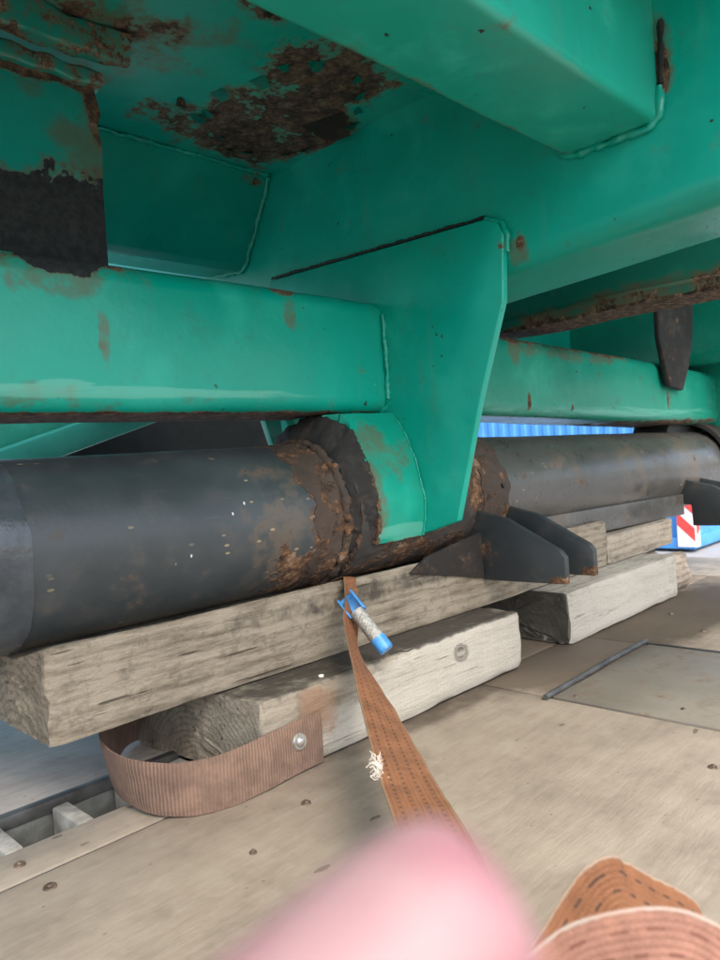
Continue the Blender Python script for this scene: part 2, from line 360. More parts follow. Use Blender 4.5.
def band(x0, x1, a0, a1, rfn, nx, na, inner=None):
    """curved sheet round the tube; x0/x1 may be functions of angle; closed with an inner skin and rims"""
    bm = bmesh.new(); full = abs(a1 - a0) >= 359.9
    fx = lambda f, a: f(a) if callable(f) else f
    def skin(rf):
        rows = []
        for j in range(na if full else na + 1):
            a = a0 + (a1 - a0) * j / na; xs, xe = fx(x0, a), fx(x1, a)
            rows.append([bm.verts.new(cylp(xs + (xe - xs) * i / nx, a, rf(xs + (xe - xs) * i / nx, a))) for i in range(nx + 1)])
        return rows
    O = skin(rfn); I = skin(lambda x, a: inner if inner else RT - 0.006); m = len(O)
    rng = range(m) if full else range(m - 1)
    for j in rng:
        k = (j + 1) % m
        for i in range(nx):
            bm.faces.new((O[j][i], O[j][i + 1], O[k][i + 1], O[k][i])); bm.faces.new((I[j][i], I[k][i], I[k][i + 1], I[j][i + 1]))
        bm.faces.new((O[j][0], O[k][0], I[k][0], I[j][0])); bm.faces.new((O[j][nx], I[j][nx], I[k][nx], O[k][nx]))
    if not full:
        for j in (0, m - 1):
            for i in range(nx): bm.faces.new((O[j][i], I[j][i], I[j][i + 1], O[j][i + 1]))
    return bm
def ribbon(path, sides, width, thick, name, mat, parent=None, sub=10):
    """strap: centre points and side directions, Catmull-Rom smoothed, with UVs in metres along / 0..1 across"""
    P = [Vector(p) for p in path]; D = [Vector(s).normalized() for s in sides]
    def cr(A, i, t):
        a, b, c, d = A[max(i - 1, 0)], A[i], A[i + 1], A[min(i + 2, len(A) - 1)]
        return 0.5 * ((2 * b) + (c - a) * t + (2 * a - 5 * b + 4 * c - d) * t * t + (3 * b - a - 3 * c + d) * t ** 3)
    pp, dd = [], []
    for i in range(len(P) - 1):
        for k in range(sub): pp.append(cr(P, i, k / sub)); dd.append(cr(D, i, k / sub).normalized())
    pp.append(P[-1]); dd.append(D[-1])
    bm = bmesh.new(); uvl = bm.loops.layers.uv.new('UVMap'); NV = 6; L = 0; rows = []; us = []
    for i, (p, s) in enumerate(zip(pp, dd)):
        t = (pp[min(i + 1, len(pp) - 1)] - pp[max(i - 1, 0)]).normalized()
        s = (s - t * s.dot(t)).normalized(); nrm = t.cross(s)
        if i: L += (p - pp[i - 1]).length
        us.append(L); row = []
        wd = width
        if isinstance(width, (list, tuple)):
            q = min(i / sub, len(width) - 1.001); k0 = int(q); wd = width[k0] + (width[k0 + 1] - width[k0]) * (q - k0)
        wj = wd * (1 + 0.015 * noise.noise(Vector((L * 60, 0, 3))))
        for sgn in (1, -1):
            for j in range(NV + 1):
                v = j / NV if sgn == 1 else 1 - j / NV
                e = 1.0 if 0 < v < 1 else 0.45
                row.append((bm.verts.new(p + s * ((v - 0.5) * wj) + nrm * (sgn * thick * 0.5 * e + 0.0012 * noise.noise(Vector((L * 25, v * 2, 1))))), v))
        rows.append(row)
    m = len(rows[0])
    for i in range(len(rows) - 1):
        for j in range(m):
            k = (j + 1) % m; A, B = rows[i], rows[i + 1]
            fc = bm.faces.new((A[j][0], A[k][0], B[k][0], B[j][0]))
            for lp, uv in zip(fc.loops, ((us[i], A[j][1]), (us[i], A[k][1]), (us[i + 1], B[k][1]), (us[i + 1], B[j][1]))): lp[uvl].uv = uv
    bm.faces.new([x[0] for x in rows[0]][::-1]); bm.faces.new([x[0] for x in rows[-1]])
    return obj(name, bm, mat, parent, smooth=50)

# ------------------------------------------------------------------ materials
GREEN = (0.0, 0.345, 0.26)
m_beam = paint('green paint on the long beam', GREEN, general=-0.10, black=[((0.425, 0.95, 0.712), (0.085, 0.06, 0.034), 0.9)], worn=[((0.45, 0.935, 0.537), (0.55, 0.05, 0.012), 1.0), ((0.42, 0.93, 0.545), (0.06, 0.05, 0.012), 0.9)], blobs=[  # worn: scuffed paint plus a painted highlight along the lower rounded corner
    ((0.40, 0.95, 0.715), (0.16, 0.08, 0.030), 0.50), ((0.80, 0.95, 0.712), (0.05, 0.06, 0.025), 0.62), ((0.62, 0.95, 0.725), (0.3, 0.06, 0.012), 0.55),
    ((0.47, 0.93, 0.60), (0.010, 0.02, 0.05), 0.30), ((0.40, 1.05, 0.505), (1.6, 0.30, 0.010), 0.95)],
    thin=[((0.40, 0.93, 0.69), (0.16, 0.06, 0.05), 0.75), ((0.475, 0.93, 0.605), (0.013, 0.03, 0.055), 0.85), ((0.805, 0.93, 0.68), (0.02, 0.04, 0.05), 0.8), ((0.35, 0.93, 0.53), (0.4, 0.06, 0.03), 0.5)])
m_beam2 = paint('green paint on the far beam run', (0.006, 0.275, 0.19), general=-0.08, dust=0.3, worn=[((1.9, 0.925, 0.502), (1.2, 0.05, 0.022), 0.8)], blobs=[  # worn band paints the deck's reflection along the lower corner
    ((1.5, 0.95, 0.684), (0.32, 0.07, 0.030), 0.66), ((1.9, 0.95, 0.672), (0.42, 0.07, 0.026), 0.62), ((1.52, 0.925, 0.53), (0.012, 0.03, 0.03), 0.7), ((1.72, 0.925, 0.515), (0.01, 0.03, 0.014), 0.7), ((2.33, 0.925, 0.54), (0.012, 0.03, 0.05), 0.7), ((1.9, 1.04, 0.470), (1.8, 0.34, 0.015), 0.6)],
    thin=[((1.47, 0.93, 0.66), (0.04, 0.05, 0.07), 0.9), ((1.75, 0.93, 0.655), (0.4, 0.05, 0.035), 0.8), ((2.34, 0.93, 0.55), (0.03, 0.05, 0.06), 0.8)])
m_cross = paint('green paint on the cross beam', GREEN, general=-0.14, blobs=[((1.03, 0.635, 0.752), (0.03, 0.022, 0.03), 0.75), ((1.045, 0.40, 0.93), (0.02, 0.02, 0.055), 0.85)],
    thin=[((1.04, 0.64, 0.74), (0.04, 0.03, 0.04), 0.8), ((1.045, 0.395, 0.95), (0.03, 0.025, 0.08), 0.9)])
m_gus = paint('green paint on the gusset', GREEN, general=-0.16, blobs=[((1.03, 0.66, 0.755), (0.02, 0.014, 0.02), 0.6)])
m_pad = paint('green paint on the saddle', (0.003, 0.325, 0.232), general=-0.10, dust=0.2, worn=[((0.97, 0.865, 0.290), (0.14, 0.06, 0.022), 0.9)], blobs=[((0.90, 0.87, 0.30), (0.022, 0.08, 0.16), 0.62), ((0.97, 0.87, 0.272), (0.2, 0.06, 0.010), 0.45)],
    thin=[((0.95, 0.90, 0.43), (0.09, 0.08, 0.07), 0.75), ((0.91, 0.87, 0.34), (0.03, 0.08, 0.16), 0.8)])
m_ceil = paint('green paint on the belly plate', (0.0, 0.32, 0.245), general=-0.10, nsc=13.0, scale_black=0.35, blobs=[
    ((0.90, 1.06, 1.05), (0.21, 0.24, 0.08), 0.66), ((0.87, 0.85, 1.05), (0.18, 0.20, 0.08), 0.60), ((0.77, 1.12, 1.05), (0.18, 0.11, 0.06), 0.46), ((0.58, 0.93, 1.05), (0.10, 0.16, 0.06), 0.40),
    ((0.67, 0.775, 1.05), (0.08, 0.05, 0.05), 0.60), ((0.42, 0.92, 1.05), (0.16, 0.12, 0.06), 0.50), ((0.84, 0.74, 1.05), (0.12, 0.12, 0.06), 0.45)],
    thin=[((0.90, 0.98, 1.05), (0.26, 0.26, 0.1), 0.6), ((0.57, 0.95, 1.05), (0.16, 0.2, 0.1), 0.8), ((0.82, 1.15, 1.05), (0.2, 0.12, 0.1), 0.6), ((0.4, 0.95, 1.05), (0.2, 0.15, 0.08), 0.8)])
m_inner = paint('green paint on the inner plate', (0.0, 0.32, 0.245), general=-0.16, blobs=[((1.0, 1.24, 1.035), (0.05, 0.05, 0.02), 0.6)])
m_side = paint('green paint on the side plate', (0.010, 0.31, 0.25), general=-0.05, dust=0.35, black=[((0.30, 1.0, 0.70), (0.9, 0.3, 0.212), 0.8)], nsc=12.0, blobs=[((0.53, 1.0, 0.96), (0.03, 0.05, 0.08), 0.7), ((0.42, 1.0, 0.99), (0.18, 0.05, 0.03), 0.8)],
    thin=[((0.50, 1.0, 0.90), (0.06, 0.05, 0.09), 0.9), ((0.38, 1.0, 0.98), (0.2, 0.05, 0.05), 0.8), ((0.525, 1.0, 0.83), (0.02, 0.05, 0.1), 0.9)])
m_upper = paint('green paint on the upper beam', (0.015, 0.37, 0.27), general=-0.16, dust=0.45, thin=[((0.9, 0.548, 0.855), (0.5, 0.02, 0.03), 0.7)])  # heavier dust also stands in for light bounced up off the deck
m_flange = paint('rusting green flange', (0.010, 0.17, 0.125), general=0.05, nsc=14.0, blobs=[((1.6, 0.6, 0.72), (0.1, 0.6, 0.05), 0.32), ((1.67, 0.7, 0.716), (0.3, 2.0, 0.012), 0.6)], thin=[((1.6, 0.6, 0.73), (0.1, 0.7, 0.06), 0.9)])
m_weld = paint('painted weld', (0.0, 0.315, 0.225), general=-0.12, dust=0.2)
m_tube = darksteel('dark satin tube', (0.036, 0.045, 0.050), blobs=[((0.81, 0.92, 0.36), (0.065, 0.2, 0.3), 0.62), ((0.79, 0.93, 0.25), (0.13, 0.12, 0.09), 0.60)],
    thin=[((0.76, 0.92, 0.30), (0.16, 0.15, 0.2), 0.8), ((0.5, 0.95, 0.21), (0.5, 0.06, 0.02), 0.8)], rough=0.36)
m_tube2 = darksteel('dark worn tube', (0.066, 0.065, 0.060), thin=[((1.95, 0.9, 0.35), (0.12, 0.14, 0.2), 0.8), ((2.35, 0.9, 0.35), (0.12, 0.14, 0.2), 0.8), ((1.6, 0.9, 0.37), (0.1, 0.1, 0.06), 0.6), ((1.5, 0.9, 0.24), (0.3, 0.1, 0.05), 0.6)], rough=0.30)
m_sleeve = darksteel('dark rusty sleeve', (0.030, 0.027, 0.025), blobs=[((1.25, 0.9, 0.37), (0.09, 0.14, 0.2), 0.7), ((1.12, 0.9, 0.24), (0.3, 0.1, 0.06), 0.30), ((0.84, 0.9, 0.30), (0.05, 0.12, 0.16), 0.5)], flecks=False, rough=0.75, general=0.14)
m_collar = darksteel('scaly rust', (0.04, 0.028, 0.021), flecks=False, general=0.36, rough=0.8)
m_tar = darksteel('black burnt crust', (0.012, 0.0115, 0.011), flecks=False, rough=0.85, general=0.12)
m_lug = darksteel('dark blue grey plate', (0.023, 0.029, 0.033), blobs=[((1.24, 0.69, 0.17), (0.2, 0.03, 0.02), 0.6), ((1.1, 0.86, 0.22), (0.16, 0.05, 0.06), 0.45)], rough=0.5, flecks=False)
m_black = plain('black steel or shade', (0.014, 0.015, 0.016), 0.55, var=0.5, sc=9, bump=0.3)
m_mud = plain('dried black mud', (0.014, 0.018, 0.021), 0.8, var=0.35, sc=14, bump=0.5)
m_flake = darksteel('rust flake', (0.03, 0.024, 0.02), flecks=False, general=0.2)
m_brace = paint('daylit green tone on the brace', (0.07, 0.46, 0.37), general=-0.1, dust=0.35)  # paler green stands in for daylight reaching the brace
m_deck = plywood('tan deck plywood', (0.37, 0.316, 0.25), (0.305, 0.256, 0.20), 0.0, wet=[((1.32, 0.78, 0), (0.36, 0.22, 0.1), 1.25), ((1.0, 0.775, 0), (0.45, 0.055, 0.1), 0.62), ((1.75, 0.72, 0), (0.55, 0.18, 0.1), 1.1), ((1.9, 0.58, 0), (0.45, 0.2, 0.1), 0.5)])
m_strip = plywood('grey tan deck board', (0.345, 0.30, 0.245), (0.285, 0.245, 0.197), 4.0, dirt_or_shade=0.3)
m_greyply = plywood('grey deck plywood', (0.50, 0.465, 0.425), (0.40, 0.37, 0.335), 9.0, dirt_or_shade=0.3)
m_pale = plywood('daylit pale deck board', (0.50, 0.46, 0.41), (0.40, 0.365, 0.32), 13.0, dirt_or_shade=0.2)  # pale tone stands in for strong daylight at the deck end
m_galv = plain('grey steel channel', (0.15, 0.16, 0.15), 0.5, 0.3, 0.35, 25)
m_galvd = plain('dark edge steel', (0.075, 0.078, 0.078), 0.5, 0.4, 0.4, 25)
m_plate = darksteel('grey steel cover', (0.15, 0.136, 0.112), thin=[((1.27, 0.50, 0), (0.4, 0.4, 0.1), 0.55)], flecks=False, rough=0.5)
m_screw = plain('rusty screw head', (0.12, 0.088, 0.064), 0.6, 0.4, 0.4, 80)
m_zinc = plain('zinc washer', (0.60, 0.60, 0.58), 0.35, 0.8, 0.2, 60)
m_up = wood('dirty grey brown timber', (0.285, 0.25, 0.195), (0.185, 0.158, 0.12), (0.092, 0.076, 0.056), (0.97, 0.06), 80, 0.5, 1.0, dirt_or_shade=[((0.9, 0.87, 0.20), (0.5, 0.05, 0.03), 0.4)])
m_low = wood('whitened lower timber', (0.31, 0.28, 0.225), (0.225, 0.198, 0.155), (0.115, 0.097, 0.074), (0.93, -0.02), 115, 0.2, 5.0,
    white=[((1.0, 0.78, 0.05), (0.32, 0.03, 0.10), 0.9), ((0.75, 0.78, 0.03), (0.12, 0.03, 0.06), 0.7)], red=[((0.675, 0.78, 0.075), (0.06, 0.03, 0.06), 0.5)], knots=[((1.008, 0.78, 0.076), (0.026, 0.05, 0.020), 1.0)],
    dirt_or_shade=[((0.95, 0.90, 0.117), (0.8, 0.30, 0.014), 0.75)])
m_far = wood('pale far timber', (0.41, 0.395, 0.345), (0.31, 0.29, 0.245), (0.16, 0.145, 0.117), (0.95, -0.03), 75, 0.2, 8.0, white=[((1.65, 0.78, 0.06), (0.4, 0.03, 0.12), 0.8)], dirt_or_shade=[((1.38, 0.95, 0.05), (0.012, 0.4, 0.2), 1.0)])  # dark blob paints shade onto the end face in the gap
m_blk = wood('grey brown packing block', (0.36, 0.32, 0.26), (0.25, 0.22, 0.175), (0.13, 0.11, 0.085), (0.96, 0.05), 75, 0.2, 11.0)
m_off = wood('broken offcut', (0.38, 0.33, 0.27), (0.27, 0.225, 0.18), (0.13, 0.10, 0.077), (0.9, 0.2), 75, 0.3, 15.0)
m_strap = webbing('orange brown strap webbing', (0.225, 0.098, 0.046), dash=(0.025, 0.018, 0.014), rib_v=14, dirt_or_shade=(0.10, 0.05, 0.028), edge=(0.22, 0.16, 0.10), pitch=0.011)
m_fold = webbing('orange strap webbing', (0.215, 0.092, 0.041), dash=(0.05, 0.03, 0.022), rib_v=14, dirt_or_shade=(0.20, 0.095, 0.05), seed=3.0, edge=(0.30, 0.25, 0.19), pitch=0.013)
m_loop = webbing('brown ribbed webbing', (0.25, 0.165, 0.125), rib_u=210.0, dirt_or_shade=(0.10, 0.07, 0.055), seed=6.0)
m_fray = plain('frayed pale fibre', (0.66, 0.62, 0.54), 0.9, var=0.2)
m_blue = plain('bright blue plastic', (0.06, 0.27, 0.62), 0.4, var=0.2, sc=60)
m_cont = paint('blue container paint', (0.07, 0.30, 0.68), general=-0.4, rough=0.5, dust=0.2, nsc=2.0)
m_concrete = plain('pale yard concrete', (0.30, 0.30, 0.295), 0.85, var=0.15, sc=1.5)

# ------------------------------------------------------------------ the setting
g = box(-60, 60, -60, 60, -1.0, -0.9); o = obj('ground', g, m_concrete, smooth=0); tag(o, 'pale concrete yard beyond the trailer', kind='structure'); 

# ------------------------------------------------------------------ trailer deck
tr = thing('flatbed_trailer', (0.8, 0.8, -0.9), 'flatbed trailer with tan plywood deck carrying the timbers and green frame', 'trailer')
def panel(x0, x1, y0, y1, mat, z1=0.0, seed=0, name='plywood_panel', label=None):
    bm = box(x0, x1, y0, y1, z1 - 0.024, z1, 0.0018, 2); return obj(name, bm, mat, tr, label)
panel(-2.2, 1.075, -0.6, 0.8175, m_deck)
panel(1.0795, 1.466, 0.655, 0.8175, m_deck)
panel(1.0775, 1.466, -0.6, 0.338, m_deck)
panel(1.469, 2.268, -0.6, 0.8175, m_deck)
panel(-2.2, 1.2, 0.8222, 0.893, m_strip, 0.001, name='deck_board', label='narrow grey tan board beside the slotted channel')
panel(1.203, 2.268, 0.8222, 1.6, m_deck)
panel(-2.2, 1.2, 0.989, 1.6, m_greyply, 0.001, label='greyer plywood panel beyond the slotted channel')
panel(-2.2, 2.268, 1.603, 2.4, m_greyply)
panel(2.271, 2.60, -0.6, 2.4, m_pale, 0.004, name='deck_board', label='pale daylit board across the deck end')
obj('joint_grime', box(-2.2, 1.2, 0.8168, 0.8228, -0.02, -0.0022), m_black, tr); obj('joint_grime', box(1.0755, 1.0772, -0.6, 0.8165, -0.02, -0.0022), m_black, tr)
ch = obj('lashing_channel', prism([(0.893, -0.19), (0.989, -0.19), (0.989, -0.004), (0.984, -0.004), (0.984, -0.185), (0.898, -0.185), (0.898, -0.004), (0.893, -0.004)], 'X', -2.2, 1.2, 0), m_galv, tr, 'grey steel lashing channel with cross bars set into the deck')
obj('channel_lip', box(-2.2, 1.2, 0.9805, 0.997, -0.012, 0.006, 0.003), m_galvd, ch)
cb = None
for k in range(36):
    x = -1.9 + k * 0.086 + 0.047
    if cb is None:
        bm = box(-0.011, 0.011, 0.8985, 0.9795, -0.062, -0.002, 0.003); jig(bm, 0.002, 20); c0 = obj('cross_bar', bm, plain('scuffed bar', (0.34, 0.33, 0.29), 0.6, 0.1, 0.3, 40), ch); cb = c0.data
    else: c0 = link('cross_bar', cb, None, ch)
    c0.location = (x, 0, 0)
pl = obj('steel_cover', box(1.079, 1.464, 0.342, 0.651, -0.02, 0.002, 0.002), m_plate, tr, 'grey steel cover plate let into the plywood')
bm = tube(dense([(1.06, 0.653, 0.006), (1.20, 0.655, 0.007), (1.30, 0.657, 0.008), (1.468, 0.659, 0.007)], 0.01), 0.0052, 10, 0.12); obj('edge_rod', bm, m_galvd, pl)
obj('edge_rod', box(1.4645, 1.472, 0.342, 0.66, -0.02, 0.004, 0.002), m_galvd, pl)
for y0, y1 in ((-0.6, -0.56), (0.86, 0.891), (0.991, 1.03), (2.36, 2.4)):
    obj('chassis_rail', box(-2.2, 2.6, y0, y1, -0.30, -0.026 if 0.8 < y0 < 1.1 else -0.026), m_black, tr)
obj('bearer', box(-2.2, 2.6, -0.55, 0.855, -0.2, -0.03), m_black, tr); obj('bearer', box(-2.2, 2.6, 1.035, 2.355, -0.2, -0.03), m_black, tr)
for x in (-1.4, -0.4):
    for y in (-0.2, 2.0):
        bm = bmesh.new(); bmesh.ops.create_cone(bm, cap_ends=True, segments=32, radius1=0.349, radius2=0.349, depth=0.22, matrix=Matrix.Translation((x, y, -0.55)) @ Matrix.Rotation(R(90), 4, 'X'))
        bmesh.ops.bevel(bm, geom=[e for e in bm.edges if len(e.link_faces) == 2 and e.calc_face_angle() > 1], offset=0.03, segments=3, affect='EDGES'); obj('wheel', bm, m_black, tr)
for y in (0.2, 1.7): obj('landing_leg', box(2.1, 2.2, y, y + 0.1, -0.9, -0.19, 0.006), m_black, tr)
sc = None
for (x, y, r) in ((0.29, 0.784, 1.0), (0.286, 0.855, 0.9), (0.576, 0.705, 0.9), (0.463, 0.664, 0.6), (1.10, 0.62, 1.0), (1.13, 0.455, 1.0), (0.95, 0.35, 0.8), (1.62, 0.6, 1.0), (1.75, 0.72, 1.0), (0.62, 0.86, 0.9), (1.9, 0.6, 1)):
    if sc is None:
        bm = bmesh.new(); bmesh.ops.create_cone(bm, cap_ends=True, segments=20, radius1=0.0075, radius2=0.0065, depth=0.0022); bmesh.ops.create_cone(bm, cap_ends=True, segments=6, radius1=0.004, radius2=0.003, depth=0.002, matrix=Matrix.Translation((0, 0, 0.0022)))
        s0 = obj('screw_head', bm, m_screw, tr); sc = s0.data
    else: s0 = link('screw_head', sc, None, tr)
    s0.location = (x, y, 0.0008 + (0.001 if 0.822 < y < 0.893 else 0)); s0.scale = (r, r, 1)

# ------------------------------------------------------------------ the green machine frame
mf = thing('machine_frame', (1.2, 1.0, 0.206), 'green painted machine underframe with rust and a thick dark tube resting on timbers', 'machine')
XG = 1.03
# long square beam, two runs
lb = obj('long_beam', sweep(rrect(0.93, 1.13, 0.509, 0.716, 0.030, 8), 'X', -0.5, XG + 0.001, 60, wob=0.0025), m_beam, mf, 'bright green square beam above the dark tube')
def drift2(x): return (0, -(x - 1.06) * 0.031)
lb2 = obj('long_beam', sweep(rrect(0.925, 1.12, 0.509, 0.694, 0.030, 8), 'X', XG + 0.018, 3.4, 60, drift2, wob=0.003, seed=3), m_beam2, mf, 'duller green run of the square beam beyond the gusset, rusty along its top')
# rust scabs along the top edge of the far run
# cross beam: tall tube whose face the gusset is welded to
bm = sweep(rrect(1.046, 1.265, 0.722, 1.40, 0.035, 8), 'Y', -0.15, 2.8, 40, lambda y: (0, (0.45 - y) * 0.06), wob=0.003, seed=5)
obj('cross_beam', bm, m_cross, mf, 'deep dark green cross beam with rounded lower edge')
# gusset
gp = [(1.249, 0.824), (0.690, 0.800), (0.668, 0.790), (0.656, 0.768), (0.664, 0.663), (0.722, 0.507), (0.780, 0.322), (0.786, 0.302), (0.846, 0.284), (0.90, 0.270), (1.10, 0.268), (1.249, 0.50)]
gu = obj('gusset_plate', prism(gp, 'X', XG, XG + 0.015, 0.0025, 3), m_gus, mf, 'tapered bright green gusset plate between cross beam and tube')
bead([(XG + 0.004, 1.249, 0.829), (XG + 0.008, 0.95, 0.817), (XG + 0.010, 0.69, 0.806)], 0.0028, m_black, gu, 'weld_or_shadow_bead')  # dark line drawn as the shadow gap along the gusset top
bead([(XG + 0.006, 0.690, 0.802), (XG + 0.010, 0.662, 0.788), (XG + 0.008, 0.652, 0.764), (XG + 0.012, 0.657, 0.74)], 0.0048, m_weld, gu)
bead([(XG - 0.002, 0.926, 0.53), (XG - 0.002, 0.924, 0.60), (XG - 0.002, 0.926, 0.69)], 0.0042, m_weld, gu)
bead([(XG - 0.002, 0.926, 0.525), (XG - 0.002, 0.95, 0.507), (XG - 0.002, 1.02, 0.505)], 0.005, m_weld, gu)
# saddle pad wrapping the tube in front of the gusset
def nz(a, b=0.0): return noise.noise(Vector((a, b, 1.3)))
def rpad(a):
    if a > 66.0: return 0.1735 / math.sin(R(a))
    return 0.1445 + 0.0454 * max(0.0, (a - 14) / 52.0) ** 1.7
pad_x0 = lambda a: 0.902 - 0.006 * math.sin(R(a * 1.1)) + 0.008 * nz(a * 0.12) + 0.004 * nz(a * 0.5)
pad = obj('saddle_pad', band(pad_x0, XG - 0.0005, -23, 112, lambda x, a: rpad(a) + 0.002 * nz(a * 0.05, x * 20), 14, 70, 0.136), m_pad, gu, 'curved green saddle plate with chipped lower rim')
bead([cylp(XG - 0.003, a, rpad(a) + 0.001) for a in range(-22, 66, 4)], 0.0022, m_weld, gu)
# tube, two runs
bm = band(-0.5, 0.88, 0, 360, lambda x, a: RT + 0.0006 * nz(a * 0.05, x * 6), 70, 96, 0.10); tb = obj('tube', bm, m_tube, mf, 'thick dark grey steel tube with rust toward its collar')
def sag(o):
    for v in o.data.vertices: v.co.z -= (v.co.x - 1.05) * 0.013
bm = band(1.02, 3.2, 0, 360, lambda x, a: RT + 0.003 + 0.0012 * nz(a * 0.05, x * 5), 70, 96, 0.10); tb2 = obj('tube', bm, m_tube2, mf, 'worn dark tube beyond the gusset with dusty smears'); sag(tb2)
obj('wrap_band', band(-0.3, lambda a: 0.336 + 0.003 * nz(a * .07), 0, 360, lambda x, a: RT + 0.0025 + 0.0012 * nz(a * 0.16, x * 30), 20, 96, RT - 0.004), plain('shiny grey film', (0.055, 0.066, 0.076), 0.14, var=0.3, sc=18, bump=0.25), tb, 'shiny grey film wrapped round the tube end')
# sleeve and rusty collars
def rsl(x, a):
    k = max(0.0, min(1.0, (((a + 180) % 360 - 180) + 65) / 45)) if a < 180 or a > 290 else 0.3
    a2 = (a + 180) % 360 - 180
    k = max(0.05, min(1.0, (a2 + 75) / 45)) if a2 > -90 else 0.05
    if a2 > 130: k = 0.3
    return 0.1255 + 0.011 * k + 0.0022 * noise.noise(Vector((x * 40, a * 0.12, 2))) + 0.0012 * noise.noise(Vector((x * 120, a * 0.4, 2)))
sl = obj('sleeve', band(lambda a: 0.872 + 0.006 * nz(a * 0.1), lambda a: 1.292 + 0.012 * nz(a * 0.08, 4), -180, 180, rsl, 60, 150, 0.115), m_sleeve, mf, 'dark rusty sleeve round the tube at the gusset')
def rcol(x, a):
    return RT + 0.0012 + 0.0016 * noise.noise(Vector((x * 45, a * 0.09, 5))) + 0.0012 * noise.noise(Vector((x * 140, a * 0.35, 5))) + 0.003 * math.exp(-((x - 0.835) / 0.006) ** 2)
obj('rusty_collar', band(lambda a: 0.782 + 0.020 * nz(a * 0.05, 7) + 0.008 * nz(a * 0.3, 7) - 0.02 * max(0, math.sin(R(a))), lambda a: 0.842 + 0.006 * nz(a * 0.1, 9), -180, 180, rcol, 26, 170, 0.116), m_collar, tb, 'flaking orange brown rusty collar')
ring = [cylp(0.847 + 0.005 * nz(a * 0.06, 3), a, RT + 0.004) for a in range(-180, 181, 3)]
bead(ring, 0.0075, m_collar, tb, 'weld_or_shadow_bead', 0.35)
obj('rusty_collar', band(lambda a: 1.222 + 0.014 * nz(a * 0.07, 17), lambda a: 1.312 + 0.016 * nz(a * 0.06, 19), -180, 180, lambda x, a: rsl(x, a) + 0.002 + 0.0025 * noise.noise(Vector((x * 60, a * 0.15, 8))), 22, 150, 0.118), m_collar, tb2, 'rusty collar beyond the gusset')
# black burnt crust standing up between tube and saddle
def rtar(x, a):
    e = max(0.0, min(1.0, (a + 34) / 45)); q = max(0.0, min(1.0, (x - 0.862) / 0.030))
    return 0.127 + (min(rpad(a), 0.172) - 0.127 + 0.001) * e * q ** 0.7 + 0.006 * noise.noise(Vector((x * 40, a * 0.12, 11))) + 0.004 * noise.noise(Vector((x * 110, a * 0.3, 11)))
obj('burnt_crust', band(lambda a: 0.858 + 0.008 * nz(a * 0.1, 21), lambda a: pad_x0(a) + 0.004, -34, 125, rtar, 22, 110, 0.12), m_tar, gu, 'black burnt crust along the saddle edge')
# clevis lugs pointing to the open side
def lug(x, t, lab):
    dz = -(x - 1.05) * 0.016
    p = [(0.97, 0.330 + dz), (0.80, 0.290 + dz), (0.690, 0.232 + dz), (0.680, 0.220 + dz), (0.680, 0.170 + dz), (0.862, 0.168 + dz), (0.864, 0.232 + dz), (0.97, 0.24 + dz)]
    return obj('lug_plate', prism(p, 'X', x, x + t, 0.003, 2), m_lug, mf, lab)
lug(1.20, 0.016, 'dark blue grey lug plate with a sloped corner'); lug(1.31, 0.016, 'dark lug plate behind the sloped one')
lug(2.30, 0.016, None); lug(2.42, 0.016, None)
obj('web_plate', prism([(0.98, 0.214), (1.199, 0.170), (1.199, 0.262), (1.03, 0.238)], 'Y', 0.858, 0.866, 0.002), darksteel('dark rusted web', (0.013, 0.011, 0.0095), flecks=False, rough=0.9, general=0.14), mf, 'rusty web plate under the sleeve')
obj('skirt_plate', prism([(1.328, 0.203), (2.298, 0.183), (2.298, 0.246), (1.328, 0.264)], 'Y', 0.884, 0.894, 0.002), m_tube2, mf, 'dark skirt plate along the bottom of the tube')
bm = bmesh.new(); bmesh.ops.create_cone(bm, cap_ends=True, segments=12, radius1=0.006, radius2=0.005, depth=0.02, matrix=Matrix.Translation((1.29, 0.868, 0.345)) @ Matrix.Rotation(R(70), 4, 'X')); obj('grease_nipple', bm, m_black, tb2)
# belly plate, inner sloped plate, side plate
obj('belly_plate', box(-0.45, 1.046, 0.10, 1.26, 1.05, 1.07), m_ceil, mf, 'flat green belly plate overhead with a big patch of scaly rust')
bm = prism([(1.235, 1.055), (1.346, 0.880), (1.37, 0.872), (1.52, 0.895), (1.52, 0.905), (1.372, 0.884), (1.355, 0.890), (1.247, 1.055)], 'X', -1.2, 1.044, 0.002)
ip = obj('inner_plate', bm, m_inner, mf, 'sloping dark green inner plate behind the side plate')
bead([(1.041, 1.240, 1.046), (1.041, 1.29, 0.965), (1.041, 1.343, 0.882), (1.040, 1.36, 0.872), (1.040, 1.45, 0.882)], 0.0055, m_weld, ip)
bead([(0.5, 1.233, 1.047), (0.8, 1.233, 1.047), (1.03, 1.233, 1.047)], 0.004, m_inner, ip)
sp = obj('side_plate', prism([(-0.9, 0.70), (0.526, 0.70), (0.528, 0.84), (0.532, 0.90), (0.527, 0.93), (0.534, 0.95), (0.525, 0.985), (0.45, 0.992), (-0.9, 1.0)], 'Y', 1.0, 1.012, 0.002), m_side, mf, 'dusty green side plate with a ragged black patch')
